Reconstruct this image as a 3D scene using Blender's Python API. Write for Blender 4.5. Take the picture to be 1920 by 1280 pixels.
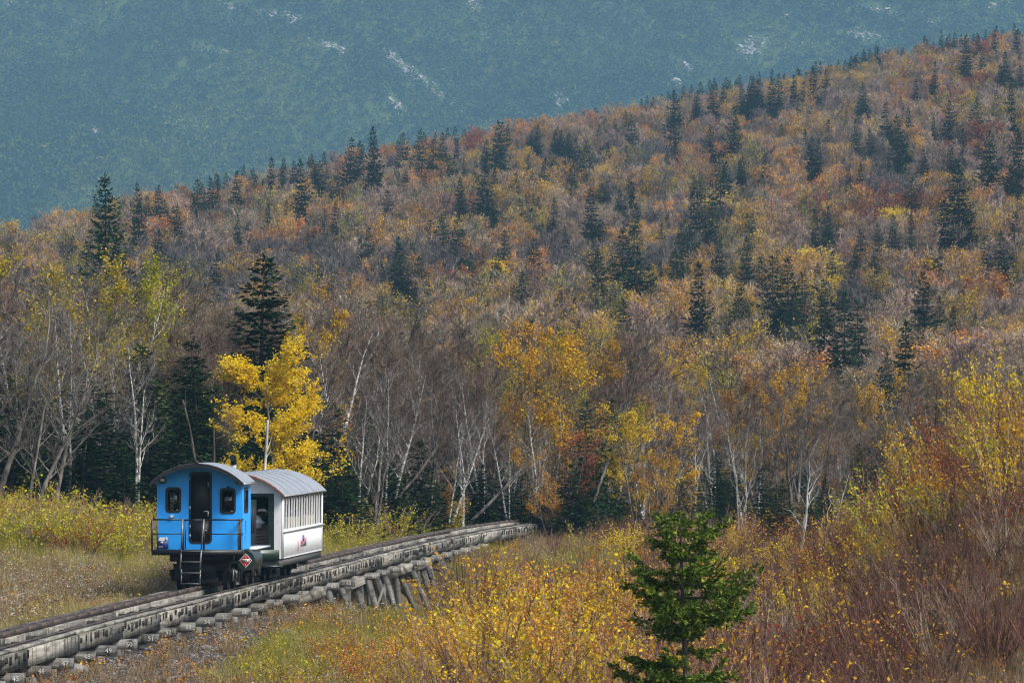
import bpy, bmesh, math, random
import numpy as np
from mathutils import Vector, Matrix, Euler

for o in list(bpy.data.objects):
    bpy.data.objects.remove(o)
scene = bpy.context.scene
COL = scene.collection

# ------------------------------------------------------------------ camera
PITCH = math.radians(4.0)
CP, SP = math.cos(PITCH), math.sin(PITCH)
LENS = 200.0
FPX = LENS / 36.0 * 1920.0
cam_data = bpy.data.cameras.new('camera')
cam_data.lens = LENS
cam_data.sensor_width = 36.0
cam_data.clip_start = 1.0
cam_data.clip_end = 20000.0
cam_data.dof.use_dof = True
cam_data.dof.focus_distance = 168.0
cam_data.dof.aperture_fstop = 11.0
cam = bpy.data.objects.new('camera', cam_data)
COL.objects.link(cam)
cam.location = (0, 0, 0)
cam.rotation_euler = (math.radians(90) + PITCH, 0, 0)
scene.camera = cam

# ------------------------------------------------------------------ sky and sun
SUN_ELEV = math.radians(46)
SUN_AZ = math.radians(128)        # clockwise from +Y (view direction): right and behind the camera
world = bpy.data.worlds.new('World')
scene.world = world
world.use_nodes = True
wn = world.node_tree.nodes
wl = world.node_tree.links
sky = wn.new('ShaderNodeTexSky')
sky.sky_type = 'NISHITA'
sky.sun_disc = False
sky.sun_elevation = SUN_ELEV
sky.sun_rotation = SUN_AZ
sky.air_density = 1.0
sky.dust_density = 2.0
sky.ozone_density = 1.0
wl.new(sky.outputs[0], wn['Background'].inputs[0])
wn['Background'].inputs[1].default_value = 0.088
sun_data = bpy.data.lights.new('sun', 'SUN')
sun_data.energy = 3.4
sun_data.angle = math.radians(25.0)
sun_data.color = (1.0, 0.955, 0.89)
sun = bpy.data.objects.new('sun', sun_data)
COL.objects.link(sun)
sdir = Vector((math.sin(SUN_AZ) * math.cos(SUN_ELEV), math.cos(SUN_AZ) * math.cos(SUN_ELEV), math.sin(SUN_ELEV)))
sun.rotation_euler = sdir.to_track_quat('Z', 'Y').to_euler()

scene.view_settings.view_transform = 'Standard'
scene.view_settings.look = 'None'
scene.view_settings.gamma = 1.0
scene.view_settings.use_curve_mapping = False
scene.view_settings.exposure = 0.85
scene.render.engine = 'CYCLES'
cy = scene.cycles
cy.max_bounces = 4
cy.debug_use_spatial_splits = True
cy.diffuse_bounces = 3
cy.glossy_bounces = 2
cy.transmission_bounces = 3
cy.transparent_max_bounces = 6
cy.volume_bounces = 0
cy.filter_width = 1.1
cy.use_denoising = True
cy.denoiser = 'OPENIMAGEDENOISE'
cy.use_adaptive_sampling = True
cy.adaptive_threshold = 0.025
cy.adaptive_min_samples = 20
cy.sample_clamp_indirect = 4.0

rng = np.random.default_rng(7)
random.seed(7)

# ------------------------------------------------------------------ coordinates
# "level" coordinates: X to the right, D away from the viewer, Z up along the picture; W turns them into the world (the ground climbs away)
def W(X, D, Z):
    return (X, D * CP - Z * SP, D * SP + Z * CP)

def Wn(P):
    P = np.asarray(P, float)
    return np.stack([P[:, 0], P[:, 1] * CP - P[:, 2] * SP, P[:, 1] * SP + P[:, 2] * CP], 1)

def px_of(X, D):
    return 960.0 + FPX * X / D

def sstep(a, b, x):
    t = np.clip((np.asarray(x, float) - a) / (b - a), 0, 1)
    return t * t * (3 - 2 * t)

def vnoise(x, y, seed=0):
    x = np.asarray(x, float); y = np.asarray(y, float)
    xi = np.floor(x).astype(np.int64); yi = np.floor(y).astype(np.int64)
    fx = x - xi; fy = y - yi
    fx = fx * fx * (3 - 2 * fx); fy = fy * fy * (3 - 2 * fy)
    def h(a, b):
        n = (a * 374761393 + b * 668265263 + seed * 974711) & 0x7fffffff
        n = ((n ^ (n >> 13)) * 1274126177) & 0x7fffffff
        return ((n ^ (n >> 16)) & 0xffff) / 65535.0
    return (h(xi, yi) * (1 - fx) + h(xi + 1, yi) * fx) * (1 - fy) + (h(xi, yi + 1) * (1 - fx) + h(xi + 1, yi + 1) * fx) * fy

def fbm(x, y, seed=0, octs=4):
    s = 0; a = 0.5
    for i in range(octs):
        s = s + a * vnoise(np.asarray(x) * 2 ** i, np.asarray(y) * 2 ** i, seed + i * 17)
        a *= 0.5
    return s / (1 - 0.5 ** octs)

# ------------------------------------------------------------------ the railway line (level coordinates)
BENT_PX = [30, 78, 121, 168, 205, 243, 278, 320, 355, 393, 425, 454, 488, 522, 550, 577, 600, 625, 650, 672, 697, 721, 741, 765, 786, 806, 827]
BENT_D = [122 + 3.68 * i for i in range(27)]
_xs = [(p - 960) / FPX * d - 1.26 for p, d in zip(BENT_PX, BENT_D)]
_dd = BENT_D + [235, 252, 268]
_xx = _xs + [-1.32 - 1.06, 0.05 - 1.06, 2.26 - 1.06]
_px = np.polyfit(np.array(_dd) - 170, _xx, 4)
_zd = [105, 122, 135, 161, 190, 217, 235, 252, 268, 290]
_zz = [-6.45, -6.66, -6.86, -7.2, -7.5, -7.72, -7.92, -8.2, -8.6, -9.1]
_pz = np.polyfit(np.array(_zd) - 170, _zz, 4)

def Xc(D):
    D = np.asarray(D, float)
    Dc = np.clip(D, 100, 275)
    return np.polyval(_px, Dc - 170) + np.where(D > 275, (D - 275) * 0.2, 0) + np.where(D < 100, (D - 100) * 0.09, 0)

def Zt(D):
    D = np.asarray(D, float)
    Dc = np.clip(D, 105, 290)
    return np.polyval(_pz, Dc - 170) - np.where(D > 290, (D - 290) * 0.02, 0)

# ------------------------------------------------------------------ terrain
RX = [-600, 0, 150, 270, 400, 640, 860, 1000, 1200, 1400, 1600, 1750, 1920, 2500]
RY = [600, 480, 430, 402, 380, 320, 282, 252, 222, 178, 138, 105, 82, -20]
def ridge_y(px):
    return np.interp(px, RX, RY) + 24
def ridge_D(px):
    return np.interp(px, [-600, 0, 600, 1200, 1920, 2500], [700, 800, 980, 1120, 1150, 1150])

def hill_Z(X, D):
    px = px_of(X, D)
    yr = ridge_y(px); Dr = ridge_D(px)
    u = (D - 300) / (Dr - 300)
    g = np.where(u < 1, np.abs(1 - u) ** 1.75, 0)
    y = yr + (935 - yr) * np.where(u < 0, 1 + (-u) * 1.2, g)
    y = y + np.where(u > 1, (D - Dr) * 1.1, 0)
    bump = (fbm(X * 0.012 + 3, D * 0.012, 5) - 0.5) * 6 * sstep(330, 480, D) * (1 - sstep(0.75, 1.0, u))
    return -(y - 640) / FPX * D + bump

def near_Z(X, D):
    dx = X - Xc(D); z = Zt(D)
    left = z - 0.42 + 0.1 * np.clip(-dx - 1.6, 0, 13)
    drop = 0.76 + 1.75 * sstep(166, 182, D) + 0.05 * np.clip(dx, 0, 14) - 1.7 * sstep(209, 226, D)
    right = z - drop
    k = sstep(-1.3, 1.0, dx)
    base = left * (1 - k) + right * k
    rise = 6.3 * sstep(5.8, 15.5, X - np.clip(150 - D, 0, 60) * 0.02) * sstep(92, 150, D) * (1 - sstep(172, 235, D))
    rise = rise + 1.2 * sstep(6, 25, X) * sstep(170, 260, D)
    n = (fbm(X * 0.35, D * 0.2, 2) - 0.5) * 0.5 * sstep(1.3, 3.5, np.abs(dx))
    return base + rise + n

def G(X, D):
    X = np.asarray(X, float); D = np.asarray(D, float)
    k = sstep(255, 320, D)
    return near_Z(X, D) * (1 - k) + hill_Z(X, D) * k

def find_D(px, y, lo=300, hi=None):
    """distance at which the hillside ground shows at picture height y in column px"""
    hi = hi or float(ridge_D(px)) - 5
    ds = np.linspace(lo, hi, 160)
    X = (px - 960) / FPX * ds
    yy = 640 - G(X, ds) / ds * FPX
    i = int(np.argmin(np.abs(yy - y)))
    return float(ds[i])

# ------------------------------------------------------------------ mesh helpers
def mesh_from(name, parts, mats):
    """parts: list of (V (n,3), F (m,k), material slot)"""
    me = bpy.data.meshes.new(name)
    Vs = []; loops = []; starts = []; tots = []; mi = []
    off = 0; ls = 0
    for V, F, m in parts:
        V = np.asarray(V, np.float32); F = np.asarray(F, np.int32)
        if len(F) == 0:
            continue
        Vs.append(V)
        k = F.shape[1]
        loops.append((F + off).ravel())
        starts.append(ls + np.arange(len(F), dtype=np.int32) * k)
        tots.append(np.full(len(F), k, np.int32))
        mi.append(np.full(len(F), m, np.int32))
        ls += F.size
        off += len(V)
    V = np.concatenate(Vs); L = np.concatenate(loops)
    S = np.concatenate(starts); T = np.concatenate(tots); M = np.concatenate(mi)
    me.vertices.add(len(V)); me.vertices.foreach_set('co', V.ravel())
    me.loops.add(len(L)); me.loops.foreach_set('vertex_index', L)
    me.polygons.add(len(S)); me.polygons.foreach_set('loop_start', S); me.polygons.foreach_set('loop_total', T)
    me.polygons.foreach_set('material_index', M)
    for m in mats:
        me.materials.append(m)
    me.update(calc_edges=True)
    return me

def new_obj(name, me, parent=None):
    o = bpy.data.objects.new(name, me)
    COL.objects.link(o)
    if parent is not None:
        o.parent = parent
    return o

def empty(name, loc=(0, 0, 0), rot=(0, 0, 0), scale=1.0):
    o = bpy.data.objects.new(name, None)
    COL.objects.link(o)
    o.location = loc; o.rotation_euler = rot
    o.scale = (scale,) * 3 if not hasattr(scale, '__len__') else scale
    o.empty_display_size = 0.2
    return o

def tag(o, label, cat, group=None, kind=None):
    o['label'] = label; o['category'] = cat
    if group: o['group'] = group
    if kind: o['kind'] = kind
    return o

BOXF = np.array([[0, 1, 3, 2], [4, 6, 7, 5], [0, 4, 5, 1], [2, 3, 7, 6], [0, 2, 6, 4], [1, 5, 7, 3]])
def box(cx, cy, cz, sx, sy, sz, m=0):
    v = np.array([[x, y, z] for x in (-.5, .5) for y in (-.5, .5) for z in (-.5, .5)]) * [sx, sy, sz] + [cx, cy, cz]
    return (v, BOXF, m)

def bar(a, b, w, h=None, m=0, up=(0, 0, 1)):
    """square bar from a to b"""
    h = h or w
    a = np.array(a, float); b = np.array(b, float)
    d = b - a; d /= np.linalg.norm(d)
    s = np.cross(d, up)
    if np.linalg.norm(s) < 1e-4:
        s = np.cross(d, (1, 0, 0))
    s /= np.linalg.norm(s); u = np.cross(s, d)
    v = []
    for x in (-.5, .5):
        for e in (a, b):
            for z in (-.5, .5):
                v.append(e + s * w * x + u * h * z)
    return (np.array(v), BOXF, m)

def tube(pts, rad, n=6, m=0, cap=True):
    pts = np.asarray(pts, float); K = len(pts)
    rad = np.broadcast_to(np.asarray(rad, float), (K,))
    t = np.gradient(pts, axis=0); t /= np.linalg.norm(t, axis=1)[:, None] + 1e-9
    ref = np.array([0.0, 0, 1]) if abs(t[0][2]) < 0.9 else np.array([1.0, 0, 0])
    s = np.cross(t, ref); s /= np.linalg.norm(s, axis=1)[:, None] + 1e-9
    u = np.cross(s, t)
    a = np.arange(n) / n * 2 * np.pi
    V = pts[:, None, :] + rad[:, None, None] * (np.cos(a)[None, :, None] * s[:, None, :] + np.sin(a)[None, :, None] * u[:, None, :])
    V = V.reshape(-1, 3)
    F = []
    for k in range(K - 1):
        for i in range(n):
            j = (i + 1) % n
            F.append([k * n + i, k * n + j, (k + 1) * n + j, (k + 1) * n + i])
    return (V, np.array(F), m)

def disc(c, axis, r, n=20, m=0):
    c = np.array(c, float); axis = np.array(axis, float); axis /= np.linalg.norm(axis)
    s = np.cross(axis, (0, 0, 1) if abs(axis[2]) < .9 else (1, 0, 0)); s /= np.linalg.norm(s); u = np.cross(s, axis)
    a = np.arange(n) / n * 2 * np.pi
    V = c + r * (np.cos(a)[:, None] * s + np.sin(a)[:, None] * u)
    return (V, np.arange(n)[None, ::-1], m)

def drum(a, b, r, n=20, m=0):
    a = np.array(a, float); b = np.array(b, float)
    return [tube([a, b], r, n, m), disc(a, a - b, r, n, m), disc(b, b - a, r, n, m)]

def cards(base, d, nrm, L, Wd, m=0):
    """rhombus shaped leaves or needle sprays"""
    d = d / (np.linalg.norm(d, axis=1)[:, None] + 1e-9)
    s = np.cross(d, nrm); s /= np.linalg.norm(s, axis=1)[:, None] + 1e-9
    L = np.asarray(L)[:, None]; Wd = np.asarray(Wd)[:, None]
    V = np.stack([base, base + d * L * .55 + s * Wd / 2, base + d * L, base + d * L * .55 - s * Wd / 2], 1).reshape(-1, 3)
    F = np.arange(len(base) * 4).reshape(-1, 4)
    return (V, F, m)

def slivers(base, d, L, w, m=0, r=rng):
    """thin twigs or grass blades, one triangle each"""
    d = d / (np.linalg.norm(d, axis=1)[:, None] + 1e-9)
    s = np.cross(d, r.normal(size=d.shape)); s /= np.linalg.norm(s, axis=1)[:, None] + 1e-9
    L = np.asarray(L)[:, None]; w = np.asarray(w)[:, None]
    V = np.stack([base - s * w / 2, base + s * w / 2, base + d * L], 1).reshape(-1, 3)
    return (V, np.arange(len(base) * 3).reshape(-1, 3), m)

def plate(loops, th, frame, m=0):
    """flat plate with holes. loops: list of 2D outlines (first is the rim), th: thickness along the third axis; frame: (origin, ex, ey, ez)"""
    bm = bmesh.new()
    edges = []
    for lp in loops:
        vs = [bm.verts.new((p[0], p[1], 0)) for p in lp]
        for i in range(len(vs)):
            edges.append(bm.edges.new((vs[i], vs[(i + 1) % len(vs)])))
    bmesh.ops.triangle_fill(bm, use_beauty=True, use_dissolve=False, edges=edges)
    r = bmesh.ops.extrude_face_region(bm, geom=bm.faces[:] )
    for v in [g for g in r['geom'] if isinstance(g, bmesh.types.BMVert)]:
        v.co.z += th
    bmesh.ops.recalc_face_normals(bm, faces=bm.faces[:])
    bm.verts.index_update()
    V = np.array([v.co[:] for v in bm.verts])
    F3 = np.array([[v.index for v in f.verts] for f in bm.faces if len(f.verts) == 3])
    F4 = np.array([[v.index for v in f.verts] for f in bm.faces if len(f.verts) == 4])
    bm.free()
    o, ex, ey, ez = [np.array(q, float) for q in frame]
    V = o + V[:, :1] * ex + V[:, 1:2] * ey + V[:, 2:3] * ez
    out = []
    if len(F3): out.append((V, F3, m))
    if len(F4): out.append((V, F4, m))
    return out

def rrect(x0, y0, x1, y1, r, n=4):
    pts = []
    for cx, cy, a0 in ((x1 - r, y1 - r, 0), (x0 + r, y1 - r, 90), (x0 + r, y0 + r, 180), (x1 - r, y0 + r, 270)):
        for i in range(n + 1):
            a = math.radians(a0 + 90 * i / n)
            pts.append((cx + r * math.cos(a), cy + r * math.sin(a)))
    return pts

def text_mesh(s, size):
    cu = bpy.data.curves.new('lettering', 'FONT')
    cu.body = s; cu.size = size; cu.align_x = 'CENTER'; cu.align_y = 'CENTER'
    cu.resolution_u = 2
    o = bpy.data.objects.new('lettering', cu)
    me = bpy.data.meshes.new_from_object(o)
    V = np.array([v.co[:] for v in me.vertices])
    F = []
    for p in me.polygons:
        vs = list(p.vertices)
        for i in range(1, len(vs) - 1):
            F.append([vs[0], vs[i], vs[i + 1]])
    bpy.data.objects.remove(o); bpy.data.curves.remove(cu); bpy.data.meshes.remove(me)
    return V, np.array(F)

def lettering(s, size, frame, m=0):
    V, F = text_mesh(s, size)
    o, ex, ey = [np.array(q, float) for q in frame]
    return (o + V[:, :1] * ex + V[:, 1:2] * ey, F, m)
# ------------------------------------------------------------------ materials
def mat(name):
    m = bpy.data.materials.new(name); m.use_nodes = True
    nt = m.node_tree; nt.nodes.clear()
    out = nt.nodes.new('ShaderNodeOutputMaterial')
    return m, nt, out

def ramp(nt, stops, interp='LINEAR'):
    r = nt.nodes.new('ShaderNodeValToRGB'); r.color_ramp.interpolation = interp
    el = r.color_ramp.elements
    while len(el) < len(stops): el.new(0.5)
    for e, (p, c) in zip(el, stops):
        e.position = p; e.color = (*c, 1)
    return r

def simple(name, col, rough=0.6, metal=0.0, var=0.15, scale=6.0, spec=0.5, bump=0.0, dirt=None):
    m, nt, out = mat(name)
    b = nt.nodes.new('ShaderNodeBsdfPrincipled')
    tc = nt.nodes.new('ShaderNodeTexCoord')
    n = nt.nodes.new('ShaderNodeTexNoise'); n.inputs['Scale'].default_value = scale; n.inputs['Detail'].default_value = 6
    nt.links.new(tc.outputs['Object'], n.inputs['Vector'])
    lo = tuple(max(0, c * (1 - var)) for c in col); hi = tuple(min(1, c * (1 + var)) for c in col)
    r = ramp(nt, [(0.3, lo), (0.7, hi)])
    nt.links.new(n.outputs[0], r.inputs[0])
    src = r.outputs[0]
    if dirt:
        n2 = nt.nodes.new('ShaderNodeTexNoise'); n2.inputs['Scale'].default_value = dirt[1]; n2.inputs['Detail'].default_value = 8
        mp = nt.nodes.new('ShaderNodeMapping'); mp.inputs['Scale'].default_value = dirt[3] if len(dirt) > 3 else (1, 1, 1)
        nt.links.new(tc.outputs['Object'], mp.inputs[0]); nt.links.new(mp.outputs[0], n2.inputs['Vector'])
        r2 = ramp(nt, [(dirt[2], (0, 0, 0)), (min(1, dirt[2] + .22), (1, 1, 1))])
        nt.links.new(n2.outputs[0], r2.inputs[0])
        mx = nt.nodes.new('ShaderNodeMix'); mx.data_type = 'RGBA'
        nt.links.new(r2.outputs[0], mx.inputs[0]); nt.links.new(src, mx.inputs[6]); mx.inputs[7].default_value = (*dirt[0], 1)
        src = mx.outputs[2]
    nt.links.new(src, b.inputs['Base Color'])
    b.inputs['Roughness'].default_value = rough; b.inputs['Metallic'].default_value = metal
    b.inputs['Specular IOR Level'].default_value = spec
    if bump:
        bp = nt.nodes.new('ShaderNodeBump'); bp.inputs['Strength'].default_value = bump; bp.inputs['Distance'].default_value = 0.02
        nt.links.new(n.outputs[0], bp.inputs['Height']); nt.links.new(bp.outputs[0], b.inputs['Normal'])
    nt.links.new(b.outputs[0], out.inputs[0])
    return m

def leafy(name, stops, trans=0.35, objvar=0.25, huevar=0.0):
    """foliage: colour differs leaf by leaf and a little plant by plant; light shines through"""
    m, nt, out = mat(name)
    g = nt.nodes.new('ShaderNodeNewGeometry')
    r = ramp(nt, stops)
    nt.links.new(g.outputs['Random Per Island'], r.inputs[0])
    oi = nt.nodes.new('ShaderNodeObjectInfo')
    hs = nt.nodes.new('ShaderNodeHueSaturation')
    mr = nt.nodes.new('ShaderNodeMapRange')
    mr.inputs[3].default_value = 1 - objvar; mr.inputs[4].default_value = 1 + objvar
    nt.links.new(oi.outputs['Random'], mr.inputs[0]); nt.links.new(mr.outputs[0], hs.inputs['Value'])
    if huevar:
        wn_ = nt.nodes.new('ShaderNodeTexWhiteNoise'); wn_.noise_dimensions = '1D'
        nt.links.new(oi.outputs['Random'], wn_.inputs['W'])
        m2 = nt.nodes.new('ShaderNodeMapRange'); m2.inputs[3].default_value = 0.5 - huevar; m2.inputs[4].default_value = 0.5 + huevar
        nt.links.new(wn_.outputs[0], m2.inputs[0]); nt.links.new(m2.outputs[0], hs.inputs['Hue'])
    nt.links.new(r.outputs[0], hs.inputs['Color'])
    d = nt.nodes.new('ShaderNodeBsdfDiffuse'); nt.links.new(hs.outputs[0], d.inputs[0])
    if trans > 0:
        t = nt.nodes.new('ShaderNodeBsdfTranslucent'); nt.links.new(hs.outputs[0], t.inputs[0])
        mx = nt.nodes.new('ShaderNodeMixShader'); mx.inputs[0].default_value = trans
        nt.links.new(d.outputs[0], mx.inputs[1]); nt.links.new(t.outputs[0], mx.inputs[2])
        nt.links.new(mx.outputs[0], out.inputs[0])
    else:
        nt.links.new(d.outputs[0], out.inputs[0])
    return m

def bark(name, lo, hi, marks=None):
    m, nt, out = mat(name)
    b = nt.nodes.new('ShaderNodeBsdfDiffuse')
    tc = nt.nodes.new('ShaderNodeTexCoord')
    mp = nt.nodes.new('ShaderNodeMapping'); mp.inputs['Scale'].default_value = (3, 3, 7) if marks else (6, 6, 1.2)
    nt.links.new(tc.outputs['Object'], mp.inputs[0])
    n = nt.nodes.new('ShaderNodeTexNoise'); n.inputs['Scale'].default_value = 1.0; n.inputs['Detail'].default_value = 5
    nt.links.new(mp.outputs[0], n.inputs['Vector'])
    r = ramp(nt, [(0.36, lo), (0.5, tuple((a + c) / 2 for a, c in zip(lo, hi))), (0.62, hi)])
    nt.links.new(n.outputs[0], r.inputs[0])
    nt.links.new(r.outputs[0], b.inputs[0]); nt.links.new(b.outputs[0], out.inputs[0])
    return m

def timber(name, lo, hi, stain, seed=0.0):
    """weathered wood: grain along the longest side, dark streaks and a few pale boards"""
    m, nt, out = mat(name)
    b = nt.nodes.new('ShaderNodeBsdfPrincipled'); b.inputs['Roughness'].default_value = 0.9; b.inputs['Specular IOR Level'].default_value = 0.15
    tc = nt.nodes.new('ShaderNodeTexCoord'); oi = nt.nodes.new('ShaderNodeObjectInfo')
    add = nt.nodes.new('ShaderNodeVectorMath'); add.operation = 'ADD'
    sc = nt.nodes.new('ShaderNodeVectorMath'); sc.operation = 'SCALE'; sc.inputs['Scale'].default_value = 40
    cmb = nt.nodes.new('ShaderNodeCombineXYZ')
    for i in range(3): nt.links.new(oi.outputs['Random'], cmb.inputs[i])
    nt.links.new(cmb.outputs[0], sc.inputs[0]); nt.links.new(tc.outputs['Object'], add.inputs[0]); nt.links.new(sc.outputs[0], add.inputs[1])
    mp = nt.nodes.new('ShaderNodeMapping'); mp.inputs['Scale'].default_value = (14, 0.9, 14)
    nt.links.new(add.outputs[0], mp.inputs[0])
    n = nt.nodes.new('ShaderNodeTexNoise'); n.inputs['Scale'].default_value = 1.0; n.inputs['Detail'].default_value = 7
    nt.links.new(mp.outputs[0], n.inputs['Vector'])
    r = ramp(nt, [(0.3, lo), (0.68, hi)])
    nt.links.new(n.outputs[0], r.inputs[0])
    # vertical runs of dirt
    mp2 = nt.nodes.new('ShaderNodeMapping'); mp2.inputs['Scale'].default_value = (3, 5.5, 0.8)
    nt.links.new(add.outputs[0], mp2.inputs[0])
    n2 = nt.nodes.new('ShaderNodeTexNoise'); n2.inputs['Scale'].default_value = 1.0; n2.inputs['Detail'].default_value = 6
    nt.links.new(mp2.outputs[0], n2.inputs['Vector'])
    r2 = ramp(nt, [(0.52, (0, 0, 0)), (0.68, (1, 1, 1))])
    nt.links.new(n2.outputs[0], r2.inputs[0])
    mx = nt.nodes.new('ShaderNodeMix'); mx.data_type = 'RGBA'
    nt.links.new(r2.outputs[0], mx.inputs[0]); nt.links.new(r.outputs[0], mx.inputs[6]); mx.inputs[7].default_value = (*stain, 1)
    hs = nt.nodes.new('ShaderNodeHueSaturation')
    mr = nt.nodes.new('ShaderNodeMapRange'); mr.inputs[3].default_value = 0.68; mr.inputs[4].default_value = 1.25
    nt.links.new(oi.outputs['Random'], mr.inputs[0]); nt.links.new(mr.outputs[0], hs.inputs['Value'])
    nt.links.new(mx.outputs[2], hs.inputs['Color']); nt.links.new(hs.outputs[0], b.inputs['Base Color'])
    bp = nt.nodes.new('ShaderNodeBump'); bp.inputs['Strength'].default_value = 0.6; bp.inputs['Distance'].default_value = 0.02
    nt.links.new(n.outputs[0], bp.inputs['Height']); nt.links.new(bp.outputs[0], b.inputs['Normal'])
    nt.links.new(b.outputs[0], out.inputs[0])
    return m

def glass_mat(name, tint=(0.6, 0.65, 0.65), refl=0.25):
    m, nt, out = mat(name)
    t = nt.nodes.new('ShaderNodeBsdfTransparent'); t.inputs[0].default_value = (*tint, 1)
    g = nt.nodes.new('ShaderNodeBsdfGlossy'); g.inputs['Roughness'].default_value = 0.03; g.inputs[0].default_value = (0.9, 0.9, 0.9, 1)
    f = nt.nodes.new('ShaderNodeFresnel'); f.inputs[0].default_value = 1.5
    mx = nt.nodes.new('ShaderNodeMixShader')
    mm = nt.nodes.new('ShaderNodeMath'); mm.operation = 'MULTIPLY_ADD'; mm.inputs[1].default_value = 1.0; mm.inputs[2].default_value = refl * .15
    nt.links.new(f.outputs[0], mm.inputs[0]); nt.links.new(mm.outputs[0], mx.inputs[0])
    nt.links.new(t.outputs[0], mx.inputs[1]); nt.links.new(g.outputs[0], mx.inputs[2]); nt.links.new(mx.outputs[0], out.inputs[0])
    return m

def ground_mat(name, cols, scales, rough=1.0):
    """patchy ground: cols are 4 colours mixed by two noises"""
    m, nt, out = mat(name)
    b = nt.nodes.new('ShaderNodeBsdfDiffuse')
    tc = nt.nodes.new('ShaderNodeTexCoord')
    n1 = nt.nodes.new('ShaderNodeTexNoise'); n1.inputs['Scale'].default_value = scales[0]; n1.inputs['Detail'].default_value = 5
    n2 = nt.nodes.new('ShaderNodeTexNoise'); n2.inputs['Scale'].default_value = scales[1]; n2.inputs['Detail'].default_value = 8
    nt.links.new(tc.outputs['Object'], n1.inputs['Vector']); nt.links.new(tc.outputs['Object'], n2.inputs['Vector'])
    r1 = ramp(nt, [(0.38, cols[0]), (0.62, cols[1])]); r2 = ramp(nt, [(0.38, cols[2]), (0.62, cols[3])])
    nt.links.new(n1.outputs[0], r1.inputs[0]); nt.links.new(n1.outputs[0], r2.inputs[0])
    mx = nt.nodes.new('ShaderNodeMix'); mx.data_type = 'RGBA'
    rr = ramp(nt, [(0.4, (0, 0, 0)), (0.6, (1, 1, 1))]); nt.links.new(n2.outputs[0], rr.inputs[0])
    nt.links.new(rr.outputs[0], mx.inputs[0]); nt.links.new(r1.outputs[0], mx.inputs[6]); nt.links.new(r2.outputs[0], mx.inputs[7])
    nt.links.new(mx.outputs[2], b.inputs[0]); nt.links.new(b.outputs[0], out.inputs[0])
    return m

M = {}
M['soil'] = ground_mat('meadow_soil', [(.055, .042, .026), (.10, .08, .04), (.075, .055, .03), (.12, .085, .045)], (0.25, 1.5))
M['gravel'] = ground_mat('cinder_gravel', [(.022, .023, .027), (.055, .056, .06), (.035, .032, .03), (.08, .076, .072)], (3.0, 9.0))
M['hillsoil'] = ground_mat('forest_floor', [(.05, .036, .026), (.085, .06, .04), (.06, .045, .035), (.09, .065, .045)], (0.05, 0.4))
M['mountain'] = ground_mat('alpine_scrub', [(.040, .066, .024), (.052, .078, .026), (.064, .084, .028), (.05, .072, .027)], (0.012, 0.03))
M['rock'] = simple('granite', (.19, .185, .175), 0.9, var=.35, scale=1.3, bump=.4, spec=.2)
M['talus'] = simple('pale_talus', (.27, .265, .26), 0.95, var=.3, scale=.3, spec=.1)
M['spruce'] = leafy('spruce_needles', [(0, (.010, .026, .012)), (.55, (.019, .044, .016)), (.9, (.035, .072, .02)), (1, (.06, .10, .026))], .12, .3, .015)
M['spruce_far'] = leafy('far_spruce_needles', [(0, (.009, .022, .011)), (.6, (.017, .039, .016)), (1, (.036, .066, .024))], .12, .3, .015)
M['spruce_hero'] = leafy('bright_spruce_needles', [(0, (.034, .062, .012)), (.5, (.08, .135, .018)), (.85, (.15, .215, .028)), (1, (.28, .32, .055))], .28, .05)
M['scrub_light'] = leafy('pale_birch_scrub', [(0, (.085, .125, .032)), (.5, (.12, .16, .038)), (1, (.16, .18, .046))], .15, .2, .02)
M['scrub'] = leafy('dwarf_spruce_scrub', [(0, (.040, .074, .026)), (.5, (.052, .092, .030)), (.85, (.062, .104, .033)), (1, (.075, .112, .035))], .1, .2, .02)
M['twig'] = leafy('brown_twigs', [(0, (.135, .097, .076)), (.6, (.245, .18, .14)), (1, (.40, .315, .25))], 0, .35, .025)
M['twig_grey'] = leafy('grey_twigs', [(0, (.065, .054, .048)), (.6, (.115, .097, .086)), (1, (.21, .185, .17))], 0, .25)
M['twig_red'] = leafy('maroon_twigs', [(0, (.07, .034, .028)), (.6, (.135, .066, .05)), (1, (.22, .125, .095))], 0, .25)
M['bark'] = bark('grey_bark', (.06, .052, .045), (.20, .18, .16))
M['twig_mid'] = leafy('dark_brown_twigs', [(0, (.062, .042, .030)), (.6, (.12, .082, .058)), (1, (.20, .15, .11))], 0, .3, .015)
M['birch'] = bark('white_birch_bark', (.09, .085, .08), (.52, .50, .46), True)
M['deadwood'] = bark('bleached_dead_wood', (.20, .185, .165), (.52, .49, .45))
M['sbark'] = bark('spruce_bark', (.045, .035, .03), (.12, .10, .085))
M['yellow'] = leafy('yellow_leaves', [(0, (.50, .30, .015)), (.4, (.76, .53, .02)), (.8, (.88, .68, .03)), (1, (.70, .62, .06))], .45, .1)
M['gold'] = leafy('golden_leaves', [(0, (.36, .17, .012)), (.5, (.58, .34, .02)), (1, (.70, .48, .03))], .4, .2, .015)
M['ygreen'] = leafy('yellow_green_leaves', [(0, (.23, .23, .02)), (.5, (.42, .38, .03)), (.85, (.60, .48, .03)), (1, (.50, .30, .03))], .4, .2, .02)
M['orange'] = leafy('orange_leaves', [(0, (.32, .12, .015)), (.5, (.54, .25, .028)), (1, (.66, .36, .045))], .3, .3, .02)
M['red'] = leafy('red_leaves', [(0, (.20, .03, .016)), (.5, (.36, .075, .025)), (1, (.48, .16, .04))], .3, .2)
M['tan'] = leafy('tan_leaves', [(0, (.27, .19, .10)), (.5, (.41, .30, .15)), (1, (.54, .42, .21))], .3, .35, .03)
M['russet'] = leafy('russet_leaves', [(0, (.12, .055, .03)), (.6, (.22, .10, .045)), (1, (.33, .17, .07))], .3, .25, .015)
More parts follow.
